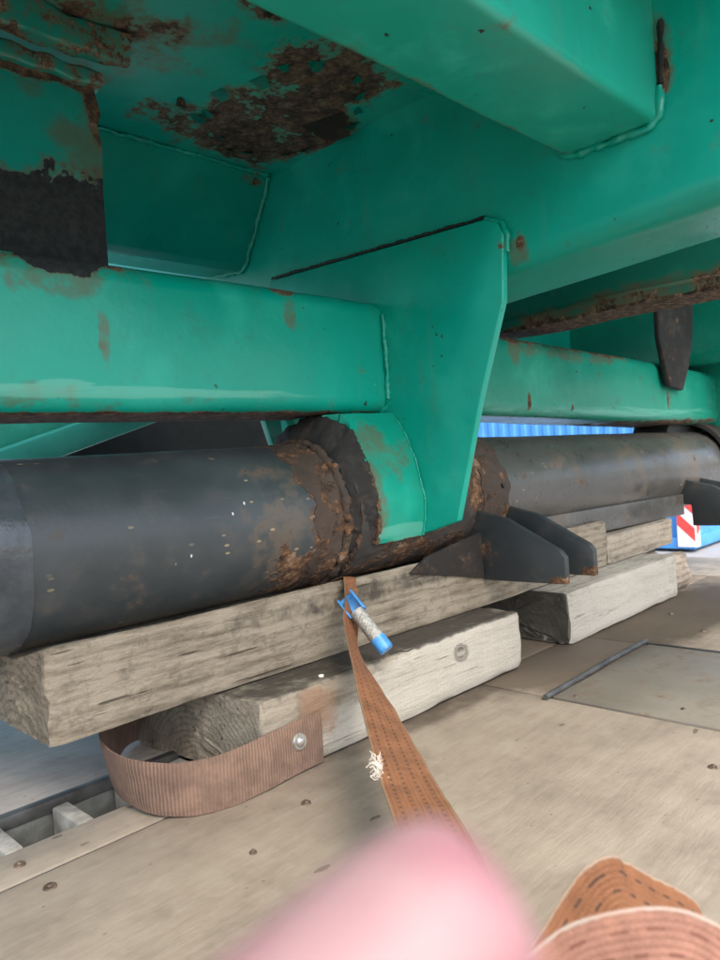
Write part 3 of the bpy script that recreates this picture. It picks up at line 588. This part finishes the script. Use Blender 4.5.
# rails with rusty lips along the belly plate at the side plate
m_lip = paint('rusty lip paint', (0.010, 0.24, 0.185), general=0.33, nsc=22.0, dust=0.4)
bm = sweep(rrect(0.945, 0.972, 1.006, 1.049, 0.006, 3), 'X', -1.2, 0.56, 160, wob=0.004, seed=9); jig(bm, 0.007, 30, 2.0); obj('lip_rail', bm, m_lip, mf, 'ragged rusty lip rail under the belly plate')
bm = sweep(rrect(0.990, 1.022, 0.984, 1.006, 0.006, 3), 'X', -0.9, 0.531, 150, wob=0.003, seed=14); jig(bm, 0.005, 35, 5.0); obj('top_lip', bm, m_lip, sp, 'rust eaten top lip of the side plate')
# peeling flakes on the belly plate
def flake(c, s, seed, tilt):
    bm = bmesh.new(); k = 9; ring0 = []
    for i in range(k):
        a = 6.283 * i / k; r = s * (0.7 + 0.5 * nz(i * 1.7, seed)); ring0.append(bm.verts.new((r * math.cos(a) * 1.5, r * math.sin(a), -tilt * s * (math.cos(a) + 1) * 0.5)))
    cv = bm.verts.new((0, 0, -tilt * s * 0.25))
    for i in range(k): bm.faces.new((ring0[i], ring0[(i + 1) % k], cv))
    bmesh.ops.solidify(bm, geom=bm.faces[:], thickness=0.0015)
    bmesh.ops.rotate(bm, verts=bm.verts, matrix=Matrix.Rotation(seed, 3, 'Z')); bmesh.ops.translate(bm, verts=bm.verts, vec=c)
    obj('rust_flake', bm, m_flake, mf)
flake((0.72, 1.07, 1.0485), 0.012, 0.7, 0.5); flake((0.68, 0.775, 1.0485), 0.014, 4.0, 0.5)
m_flk = paint('lifted paint flake', (0.0, 0.275, 0.205), general=0.10)
def curl(c, s, ang, tilt, mat, nm):
    bm = bmesh.new(); G = []
    for i in range(5):
        row = []
        for j in range(5):
            u, v = i / 4, (j / 4 - 0.5) * (1.2 - 0.5 * i / 4 + 0.25 * nz(i * 3.1 + ang, j))
            row.append(bm.verts.new((u * s, v * s * 1.4, -tilt * s * u * u + 0.02 * s * nz(i, j * 2 + ang))))
        G.append(row)
    for i in range(4):
        for j in range(4): bm.faces.new((G[i][j], G[i][j + 1], G[i + 1][j + 1], G[i + 1][j]))
    bmesh.ops.solidify(bm, geom=bm.faces[:], thickness=0.0012)
    bmesh.ops.rotate(bm, verts=bm.verts, matrix=Matrix.Rotation(ang, 3, 'Z')); bmesh.ops.translate(bm, verts=bm.verts, vec=c)
    obj(nm, bm, mat, mf)
curl((0.955, 0.975, 1.0488), 0.055, R(15), 0.35, m_flake, 'rust_flake')
for k in range(16):
    a = 6.283 * k / 16 + random.uniform(-.15, .15); q = random.uniform(0.8, 1.0)
    curl((0.89 + 0.155 * q * math.cos(a), 1.0 + 0.19 * q * math.sin(a), 1.0489), random.uniform(0.010, 0.022), a + math.pi + random.uniform(-.5, .5), random.uniform(0.25, 0.6), m_flk, 'paint_flake')
# upper beam overhead, butting the cross beam
ub = obj('upper_beam', sweep(rrect(0.403, 0.548, 0.855, 1.046, 0.012, 5), 'X', -1.2, 1.045, 40, wob=0.002, seed=15), m_upper, mf, 'pale green upper beam running overhead to the cross beam')
bead([(1.041, 0.552, 0.93), (1.041, 0.551, 0.860), (1.040, 0.535, 0.852), (1.040, 0.42, 0.852), (1.041, 0.401, 0.862), (1.041, 0.400, 0.90)], 0.0065, m_weld, ub)
bm = tube(dense([(1.0445, 0.399, 0.905), (1.0445, 0.397, 0.935), (1.0445, 0.395, 0.965), (1.0445, 0.394, 0.99)], 0.006), 0.007, 8, 0.3, 0.5); obj('crack', bm, m_tar, ub, 'rusty dark crack beside the upper beam weld')
# unseen slab added above so that daylight only enters from the sides
obj('sky_blocker', box(-0.35, 3.4, 0.05, 1.7, 1.42, 1.6), m_inner, mf, 'unseen green slab added above the underframe to block the sky')
# rusting flange beam beyond the cross beam
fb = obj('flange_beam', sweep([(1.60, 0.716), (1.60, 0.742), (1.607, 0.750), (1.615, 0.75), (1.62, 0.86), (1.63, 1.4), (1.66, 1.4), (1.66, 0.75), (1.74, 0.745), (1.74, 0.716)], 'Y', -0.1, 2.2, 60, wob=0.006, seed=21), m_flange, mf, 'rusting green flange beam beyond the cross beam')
obj('cross_beam', sweep(rrect(2.62, 2.80, 0.665, 1.40, 0.04, 5), 'Y', -0.1, 2.6, 20, wob=0.003, seed=25), m_beam2, mf)
obj('back_plate', box(1.32, 3.4, 1.40, 1.42, 0.665, 1.42), m_inner, mf)
# black hanging bracket over the far run
hb = prism([(2.235, 0.86), (2.52, 0.86), (2.50, 0.74), (2.44, 0.64), (2.40, 0.572), (2.28, 0.580), (2.255, 0.64), (2.24, 0.72)], 'Y', 0.900, 0.918, 0.006, 3); jig(hb, 0.010, 14)
obj('hanging_bracket', hb, darksteel('black rusted hanger', (0.014, 0.015, 0.015), flecks=False, rough=0.8, general=0.12), mf, 'black hanging bracket in front of the far green run')
# far gusset and saddle, the repeat of the near one
obj('gusset_plate', prism([(1.24, 0.80), (0.66, 0.80), (0.66, 0.64), (0.85, 0.45), (0.86, 0.26), (1.1, 0.24), (1.24, 0.5)], 'X', 2.75, 2.765, 0.0025), m_beam2, mf)
obj('saddle_pad', band(2.64, 2.749, -20, 112, lambda x, a: 0.147 - (x - 1.05) * 0.004, 6, 40, 0.128), m_sleeve, mf)
obj('saddle_block', prism([(2.44, 0.437), (2.48, 0.490), (2.9, 0.47), (2.9, 0.36), (2.50, 0.40)], 'Y', 0.98, 1.10, 0.004), m_black, mf, 'black block between the far beam run and the tube')
# green brace, and a black box added to darken the gap behind the tube
K = lambda pts: [(x * 1.5, 0.42 + (z - 0.42) * 1.5) for x, z in pts]
bm = prism(K([(0.25, 0.37), (0.25, 0.402), (0.531, 0.494), (0.718, 0.554), (0.90, 0.61), (1.10, 0.61), (0.889, 0.550), (0.635, 0.472), (0.40, 0.395), (0.33, 0.37)]), 'Y', 2.18, 2.28, 0.008)
obj('brace', bm, m_brace, mf, 'sloping pale green brace seen between beam and tube')
obj('brace', prism(K([(-0.4, 0.34), (0.40, 0.44), (0.75, 0.56), (0.75, 0.66), (-0.4, 0.66)]), 'Y', 2.29, 2.32, 0.004), m_brace, mf)
obj('rear_gusset', prism([(1.13, 0.56), (1.215, 0.56), (1.20, 0.46), (1.16, 0.47)], 'Y', 1.44, 1.46, 0.003), m_brace, mf)
obj('dark_backing', sweep(rrect(2.5, 2.75, 0.40, 0.80, 0.08, 5), 'X', 0.95, 3.0, 10), m_black, mf, 'black box added deep behind the tube to darken the gap')
# ------------------------------------------------------------------ timbers
def timber(name, x0, x1, y0, y1, z0, z1, mat, label, cut=0.0, amp=0.004, endamp=0.0, seed=0.0, ch=0.006, cat='timber', group=None, dent=0.0):
    prof = rrect(y0, y1, z0, z1, ch, 2); NX = int((x1 - x0) / 0.012) + 2
    # subdivide long profile sides
    pr = []
    for i in range(len(prof)):
        a, b = prof[i], prof[(i + 1) % len(prof)]; k = max(1, int(math.hypot(b[0] - a[0], b[1] - a[1]) / 0.012))
        pr += [(a[0] + (b[0] - a[0]) * t / k, a[1] + (b[1] - a[1]) * t / k) for t in range(k)]
    bm = bmesh.new(); rows = []; cy, cz = (y0 + y1) / 2, (z0 + z1) / 2
    def pt(x, y, z, e=0.0):
        s = cut * (1 - (y - y0) / (y1 - y0))
        if x - x0 < 0.04: x += s * (1 - (x - x0) / 0.04)
        q = Vector((x * 6, y * 25, z * 25 + seed)); n = noise.noise_vector(q) * amp + noise.noise_vector(Vector((x * 25, y * 70, z * 70 + seed))) * amp * 0.35
        n.x += e * noise.noise(Vector((x * 20, y * 160, z * 160 + seed))) + e * 0.7 * noise.noise(Vector((0, y * 60, z * 60 + seed)))
        if dent and z > z1 - 0.03 and y < y0 + 0.095: z += dent * (1 - (y - y0) / 0.095) * (z - (z1 - 0.03)) / 0.03
        p = Vector((x, y, z)) + n
        p.z = max(p.z, z0 + 0.0005) if abs(z - z0) < 0.004 else min(p.z, z1) if z1 - z < 0.004 and not dent else p.z
        return p
    for i in range(NX + 1):
        x = x0 + (x1 - x0) * i / NX; sh = 1 - 0.03 * max(0, 1 - min(i, NX - i) / 1.0)
        rows.append([bm.verts.new(pt(x, cy + (y - cy) * sh, cz + (z - cz) * sh, endamp if i in (0, NX) else endamp * 0.25 if i < 2 else 0)) for y, z in pr])
    m = len(pr)
    for A, B in zip(rows, rows[1:]):
        for j in range(m): bm.faces.new((A[j], A[(j + 1) % m], B[(j + 1) % m], B[j]))
    for i, row in ((0, rows[0]), (NX, rows[-1])):      # end caps: concentric rings so the sawn end has relief
        prev = row; x = x0 if i == 0 else x1
        for t in (0.93, 0.85, 0.75, 0.64, 0.52, 0.4, 0.28, 0.16):
            cur = [bm.verts.new(pt(x, cy + (y - cy) * t, cz + (z - cz) * t, endamp)) for y, z in pr]
            for j in range(m): bm.faces.new((prev[j], prev[(j + 1) % m], cur[(j + 1) % m], cur[j]))
            prev = cur
        bm.faces.new(prev)
    o = obj(name, bm, mat, None, smooth=40); return tag(o, label, cat, group)
timber('timber_beam', 0.336, 1.742, 0.865, 1.062, 0.1125, 0.2055, m_up, 'long grey brown timber with a fuzzy sawn end lying under the dark tube', amp=0.0025, endamp=0.0055, seed=1.0, ch=0.004, dent=0.023)
lt = timber('timber_block', 0.552, 1.200, 0.782, 1.085, 0.0015, 0.1115, m_low, 'whitened timber block with a round knot and a brown webbing handle', cut=0.026, amp=0.0032, endamp=0.003, seed=4.0, ch=0.010)
timber('timber_block', 1.385, 1.965, 0.782, 1.085, 0.0015, 0.1115, m_far, 'pale timber block with a split end standing beyond the knotted block', amp=0.0035, endamp=0.005, seed=7.0, ch=0.009)
timber('timber_offcut', 1.748, 2.16, 0.868, 1.05, 0.1125, 0.186, m_blk, 'grey brown packing piece continuing the long timber on the pale block', amp=0.004, endamp=0.003, seed=9.0)
timber('timber_offcut', 1.972, 2.09, 0.80, 0.93, 0.0015, 0.10, m_off, 'brown broken offcut against the split end of the pale block', amp=0.012, endamp=0.012, seed=12.0, ch=0.02)
bm = tube(dense([(1.966, 0.775, 0.105), (1.962, 0.779, 0.07), (1.968, 0.776, 0.03), (1.964, 0.779, 0.006)], 0.006), 0.0045, 6, 0.4)
# webbing handle screwed to the lower block
hz = 0.036
hp = [(0.672, 0.7765), (0.62, 0.7745), (0.565, 0.770), (0.505, 0.772), (0.455, 0.795), (0.425, 0.84), (0.420, 0.895), (0.438, 0.95), (0.475, 1.01), (0.53, 1.07), (0.59, 1.089), (0.66, 1.090)]
hzs = [0.039, 0.039, 0.0385, 0.037, 0.038, 0.043, 0.048, 0.050, 0.048, 0.044, 0.041, 0.041]
tw = [(0, -0.02, 1), (0, -0.02, 1), (0, -.03, 1), (-.05, -.10, 1), (-0.12, -0.12, 1), (-0.22, -0.04, 1), (-0.2, 0, 1), (-0.15, 0.1, 1), (-0.1, 0.1, 1), (0, 0.05, 1), (0, 0, 1), (0, 0, 1)]
hd = ribbon([(x, y, z) for (x, y), z in zip(hp, hzs)], tw, 0.072, 0.0032, 'webbing_handle', m_loop, lt, 8); hd['label'] = 'brown ribbed webbing handle looped off the block end'
bm = bmesh.new(); bmesh.ops.create_cone(bm, cap_ends=True, segments=24, radius1=0.012, radius2=0.0105, depth=0.003, matrix=Matrix.Translation((0.628, 0.7715, 0.046)) @ Matrix.Rotation(R(90), 4, 'X'))
wsr = obj('washer', bm, m_zinc, hd)
bm = bmesh.new(); bmesh.ops.create_uvsphere(bm, u_segments=16, v_segments=8, radius=0.0065, matrix=Matrix.Translation((0.628, 0.7695, 0.046)) @ Matrix.Diagonal((1, 0.5, 1, 1))); s_ = obj('screw', bm, m_zinc, hd)

# ------------------------------------------------------------------ lashing strap, hanging from the tube, held at the near end, its tail folded
def cross_side(p, d, twist):
    pass
camp = Vector((0, 0, 0.42))
sp_ = [(0.835, 1.10, 0.2068), (0.838, 0.99, 0.2068), (0.837, 0.93, 0.2145), (0.834, 0.872, 0.231), (0.820, 0.850, 0.222), (0.792, 0.822, 0.190), (0.757, 0.790, 0.154), (0.669, 0.663, 0.113), (0.524, 0.483, 0.106), (0.460, 0.405, 0.114), (0.410, 0.342, 0.112), (0.359, 0.280, 0.095), (0.323, 0.230, 0.06), (0.30, 0.195, 0.012), (0.33, 0.13, 0.004), (0.45, 0.05, 0.004)]
sd_ = [(1, 0, 0), (1, 0, 0), (1, 0, 0), (0.98, 0.0, -.1), (0.9, 0.0, -0.3), (0.7, -0.05, -0.6), (0.45, -0.15, -0.9), (0.62, -0.5, -0.55), (0.70, -0.68, -0.2), (0.70, -0.70, -0.1), (0.7, -0.7, 0), (0.7, -0.7, 0), (0.7, -0.7, 0), (0.7, -0.7, 0), (0.5, 0.7, 0), (0.5, 0.8, 0)]
st = thing('lashing_strap', (0.45, 0.05, 0.0), 'orange brown lashing strap with black dashes pulled down from under the tube', 'strap')
ribbon(sp_, sd_, [0.02, 0.02, 0.02, 0.022, 0.026, 0.034, 0.046, 0.056] + [0.057] * 8, 0.0022, 'webbing', m_strap, st, 12)
fr = bmesh.new()
for k in range(110):
    b = Vector((0.519, 0.518, 0.113)) + Vector((random.uniform(-.003, .003), random.uniform(-.003, .003), random.uniform(-.004, .006))) + Vector((0.63, 0.77, 0.03)) * random.uniform(-.025, .015)
    d = Vector((random.uniform(-1, .4), random.uniform(-.6, .8), random.uniform(-.8, .9))).normalized() * random.uniform(0.003, 0.010)
    q = tube([b, b + d * 0.5 + Vector((0, 0, random.uniform(-.003, .003))), b + d], 0.0004, 4)
    me_ = bpy.data.meshes.new('tmp'); q.to_mesh(me_); q.free(); fr.from_mesh(me_); bpy.data.meshes.remove(me_)
fo = obj('frayed_fibres', fr, m_fray, st, 'white frayed tuft on the strap edge'); fo['kind'] = 'stuff'
# folded tail of a strap, nearer
fd = thing('strap_tail', (0.36, 0.16, 0.0), 'loose orange strap tail folded into a peak', 'strap')
fp = [(0.3, 0.245, 0.003), (0.3276, 0.2345, 0.0832), (0.3563, 0.2277, 0.1053), (0.3809, 0.2206, 0.124), (0.3991, 0.2141, 0.1393), (0.4061, 0.2115, 0.1427), (0.4136, 0.2094, 0.1407), (0.4196, 0.2074, 0.1355), (0.4379, 0.1998, 0.1203), (0.468, 0.1854, 0.0935), (0.4798, 0.1794, 0.0632), (0.4747, 0.1754, 0.0044), (0.47, 0.175, 0.003)]
fs = [(-0.0716, -0.447, -0.8917)] * 13
ribbon(fp, fs, 0.050, 0.0022, 'webbing', m_fold, fd, 12)
f2 = thing('strap_tail', (0.30, 0.12, 0.0), 'pinkish strap end lying across in front of the folded peak', 'strap')
gp2 = [(0.27, 0.225, 0.003), (0.282, 0.215, 0.09), (0.291, 0.2, 0.135), (0.307, 0.178, 0.164), (0.321, 0.157, 0.173), (0.337, 0.14, 0.17), (0.352, 0.132, 0.147), (0.364, 0.133, 0.09), (0.37, 0.134, 0.003)]
gs2 = [(0.609, -0.629, -0.364), (0.609, -0.629, -0.364), (0.364, -0.4, -0.841), (-0.037, -0.285, -1.01), (-0.248, -0.213, -0.993), (-0.353, -0.107, -0.982), (-0.547, 0.383, -0.751), (-0.714, 0.717, -0.127), (-0.714, 0.717, 0)]
ribbon(gp2, gs2, 0.050, 0.0022, 'webbing', webbing('faded pink orange webbing', (0.28, 0.14, 0.10), dash=(0.15, 0.065, 0.045), rib_v=14, dirt_or_shade=(0.4, 0.2, 0.13), seed=9.0, edge=(0.38, 0.33, 0.28), pitch=0.015), f2, 12)

# blue tipped braided cable end clipped on the strap
ce = thing('cable_end', (0.79, 0.757, 0.13), 'blue capped end of braided cable clipped against the orange strap', 'cable')
A, B = Vector((0.783, 0.818, 0.205)), Vector((0.792, 0.752, 0.134)); ax = (B - A).normalized(); sx = ax.cross(Vector((0.7, 0.7, 0))).normalized(); ny = ax.cross(sx).normalized()
if ny.dot(Vector((-0.7, -0.7, 0.2))) < 0: ny = -ny
def frame_mesh(bm):
    for v in bm.verts: v.co = A + sx * v.co.x + ny * v.co.y + ax * v.co.z
    return bm
bm = prism([(-0.014, -0.013), (-0.014, 0.004), (-0.0115, 0.004), (-0.0115, -0.0105), (0.0115, -0.0105), (0.0115, 0.004), (0.014, 0.004), (0.014, -0.013)], 'Z', -0.012, 0.024, 0.0008); obj('clip', frame_mesh(bm), m_blue, ce)
m_braid = plain('woven braid', (0.40, 0.40, 0.37), 0.45, 0.5, 0.3, 200, 0.5)
bm = bmesh.new(); n = 40; rows = []
for i in range(n + 1):
    rows.append([bm.verts.new(((0.0112 + 0.0012 * math.sin(8 * 6.283 * k / 32) * math.cos(i * 3.1416 / 2.0)) * math.cos(6.283 * k / 32), (0.0112 + 0.0012 * math.sin(8 * 6.283 * k / 32) * math.cos(i * 3.1416 / 2.0)) * math.sin(6.283 * k / 32), 0.020 + 0.056 * i / n)) for k in range(32)])
for P_, Q_ in zip(rows, rows[1:]):
    for k in range(32): bm.faces.new((P_[k], P_[(k + 1) % 32], Q_[(k + 1) % 32], Q_[k]))
bm.faces.new(rows[0][::-1]); bm.faces.new(rows[-1]); obj('braided_sleeve', frame_mesh(bm), m_braid, ce, smooth=60)
bm = bmesh.new(); bmesh.ops.create_cone(bm, cap_ends=True, segments=32, radius1=0.0125, radius2=0.0120, depth=0.024, matrix=Matrix.Translation((0, 0, 0.084))); bmesh.ops.bevel(bm, geom=[e for e in bm.edges if e.calc_face_angle(0) > 1], offset=0.0015, segments=2, affect='EDGES'); obj('end_cap', frame_mesh(bm), m_blue, ce)
bm = tube([B + Vector((0.0, -0.004, -0.004)), B + Vector((0.012, -0.012, -0.002)), B + Vector((0.025, -0.018, -0.004)), B + Vector((0.034, -0.02, -0.002))], 0.0010, 6); obj('wire', bm, m_black, ce)

# little white crumbs on the timbers and deck
for (x, y, z, s) in ((0.70, 0.80, 0.113, 0.0035), (1.85, 0.60, 0.002, 0.005), (1.93, 0.56, 0.002, 0.005), (1.80, 0.52, 0.002, 0.004), (1.02, 0.30, 0.002, 0.003), (1.98, 0.50, 0.002, 0.004)):
    bm = bmesh.new(); bmesh.ops.create_icosphere(bm, subdivisions=2, radius=s); jig(bm, s * 0.6, 300, x); bmesh.ops.scale(bm, vec=(1.4, 1, 0.7), verts=bm.verts); bmesh.ops.translate(bm, vec=(x, y, z), verts=bm.verts)
    tag(obj('paint_chip', bm, m_fray), 'tiny white chip lying on top of the knotted timber block' if z > 0.05 else 'tiny white chip on the tan plywood beside the strap' if x < 1.1 else 'tiny white chip on the dark stained plywood beyond the steel cover', 'chip', 'white chips scattered about')

# ------------------------------------------------------------------ blue container in the yard
ct = thing('container', (8.55, 3.25, -0.9), 'blue corrugated container standing in the yard', 'container')
def corrugated(name, axis, fix, a0, a1, z0, z1, pitch, depth):
    prof = []; a = a0
    while a < a1 - 0.01:
        for da, d in ((0, 0), (pitch * 0.30, 0), (pitch * 0.46, depth), (pitch * 0.80, depth), (pitch * 0.96, 0)): prof.append((min(a + da, a1), d))
        a += pitch
    prof.append((a1, 0)); q = [p for i, p in enumerate(prof) if i == 0 or p[0] - prof[i - 1][0] > 1e-5]
    poly = [(fix + d, a) if axis == 'Y' else (a, fix + d) for a, d in q] + [(fix + 0.06, a1) if axis == 'Y' else (a1, fix + 0.06), (fix + 0.06, a0) if axis == 'Y' else (a0, fix + 0.06)]
    return obj(name, prism(poly, 'Z', z0, z1, 0), m_cont, ct, smooth=0)
CX, CY, CZ = 8.55, 3.20, -0.86
corrugated('corrugated_wall', 'Y', CX + 0.03, CY + 0.1, CY + 6.0, CZ + 0.12, CZ + 2.5, 0.17, 0.018)
corrugated('corrugated_wall', 'X', CY + 0.03, CX + 0.1, CX + 6.0, CZ + 0.12, CZ + 2.5, 0.20, 0.025)
obj('bottom_rail', box(CX, CX + 0.1, CY + 0.1, CY + 6.0, CZ, CZ + 0.13, 0.004), m_cont, ct); obj('bottom_rail', box(CX + 0.1, CX + 6.0, CY, CY + 0.1, CZ, CZ + 0.13, 0.004), m_cont, ct)
obj('corner_post', box(CX - 0.01, CX + 0.12, CY - 0.01, CY + 0.12, CZ, CZ + 2.6, 0.006), m_cont, ct)
obj('roof', box(CX, CX + 6.0, CY, CY + 6.0, CZ + 2.5, CZ + 2.62), m_cont, ct)
for x, y in ((CX + 0.3, CY + 0.3), (CX + 5.5, CY + 0.3), (CX + 0.3, CY + 5.5), (CX + 5.5, CY + 5.5)): obj('foot', box(x - 0.2, x + 0.2, y - 0.2, y + 0.2, -0.9, CZ - 0.002), m_black, ct)
# red and white hazard board on the container corner
hb_ = thing('hazard_board', (CX - 0.03, CY + 0.15, -0.83), 'red and white striped hazard board on the container corner', 'hazard board')
m_wh = plain('white reflective sheet', (0.78, 0.78, 0.76), 0.4, var=0.05); m_rd = plain('red reflective sheet', (0.62, 0.06, 0.05), 0.4, var=0.1)
obj('board', box(CX - 0.035, CX - 0.012, CY - 0.03, CY + 0.17, -0.83, -0.27), m_wh, hb_); obj('board', box(CX - 0.012, CX + 0.09, CY - 0.035, CY - 0.012, -0.83, -0.27), m_wh, hb_)
for k in range(3):
    z = -0.61 + k * 0.30
    def cl(p): return [(u, max(-0.828, min(-0.272, v))) for u, v in p]
    obj('stripe', prism(cl([(CY - 0.028, z - 0.16), (CY + 0.168, z + 0.03), (CY + 0.168, z + 0.18), (CY - 0.028, z - 0.01)]), 'X', CX - 0.038, CX - 0.0355, 0), m_rd, hb_, smooth=0)
    obj('stripe', prism(cl([(CX - 0.010, z - 0.10), (CX + 0.088, z - 0.03), (CX + 0.088, z + 0.12), (CX - 0.010, z + 0.05)]), 'Y', CY - 0.038, CY - 0.0355, 0), m_rd, hb_, smooth=0)

# ------------------------------------------------------------------ the person whose fingertip is close to the lens
skin = NT('pink skin'); n_ = skin.noise(skin.pos, 220, 5, 0.6)
skin.fin(skin.mix(skin.step(skin.noise(skin.pos, 90, 3, 0.5), 0.35, 0.65), skin.mix(skin.step(n_, 0.3, 0.7), (0.27, 0.115, 0.135), (0.30, 0.145, 0.165)), (0.33, 0.20, 0.205)), 0.6, skin.bump(skin.noise(skin.pos, 1500, 3, 0.5), 0.15, 0.0004))
skin.b.inputs['Subsurface Weight'].default_value = 0.35; skin.b.inputs['Subsurface Radius'].default_value = (0.006, 0.0025, 0.0018); skin.b.inputs['Subsurface Scale'].default_value = 1.0
def C(r, u, f): return Vector((0, 0, 0.42)) + (right * r + up * u + fwd * f) / 1000
J = {  # joints in millimetres right / up / forward of the lens, radius mm
 'elbow': ((-330, -360, -230), 42), 'arm': ((-240, -270, -150), 36), 'wrist': ((-150, -180, -70), 25), 'palm': ((-118, -140, -40), 30), 'palm2': ((-92, -112, -12), 24),
 'i1': ((-66, -88, 14), 11.5), 'i2': ((-35, -66, 40), 10.6), 'i3': ((-8.5, -49, 57), 10.8), 'i4': ((8.2, -38.6, 65), 10.0), 'i5': ((13.2, -35.6, 66.5), 7.4),
 'm1': ((-62, -108, 6), 11.0), 'm2': ((-36, -116, 38), 9.5), 'm3': ((-42, -126, 60), 9), 'm4': ((-58, -130, 56), 8),
 'r1': ((-72, -124, -6), 10.5), 'r2': ((-48, -138, 24), 9), 'r3': ((-54, -150, 44), 8.5), 'r4': ((-70, -152, 40), 7.5),
 'p1': ((-88, -138, -18), 9.5), 'p2': ((-68, -156, 4), 8), 'p3': ((-72, -168, 20), 7.5), 'p4': ((-84, -170, 18), 6.5),
 't1': ((-116, -104, -30), 13), 't2': ((-104, -72, -16), 11), 't3': ((-88, -50, -8), 9.5), 't4': ((-78, -38, -4), 8)}
E_ = [('elbow', 'arm'), ('arm', 'wrist'), ('wrist', 'palm'), ('palm', 'palm2'), ('palm2', 'i1'), ('i1', 'i2'), ('i2', 'i3'), ('i3', 'i4'), ('i4', 'i5'), ('palm2', 'm1'), ('m1', 'm2'), ('m2', 'm3'), ('m3', 'm4'),
      ('palm', 'r1'), ('r1', 'r2'), ('r2', 'r3'), ('r3', 'r4'), ('palm', 'p1'), ('p1', 'p2'), ('p2', 'p3'), ('p3', 'p4'), ('palm', 't1'), ('t1', 't2'), ('t2', 't3'), ('t3', 't4')]
ks = list(J); me = bpy.data.meshes.new('person'); me.from_pydata([C(*J[k][0]) for k in ks], [(ks.index(a), ks.index(b)) for a, b in E_], [])
po = bpy.data.objects.new('person', me); COL.objects.link(po); me.materials.append(skin.m)
sm = po.modifiers.new('skin', 'SKIN'); sm.use_smooth_shade = True
for i, k in enumerate(ks): r = J[k][1] / 1000; me.skin_vertices[0].data[i].radius = (r, r)
me.skin_vertices[0].data[0].use_root = True
ss = po.modifiers.new('sub', 'SUBSURF'); ss.levels = 2; ss.render_levels = 3
tag(po, 'person reaching in with one blurred pink fingertip in front of the strap', 'person')
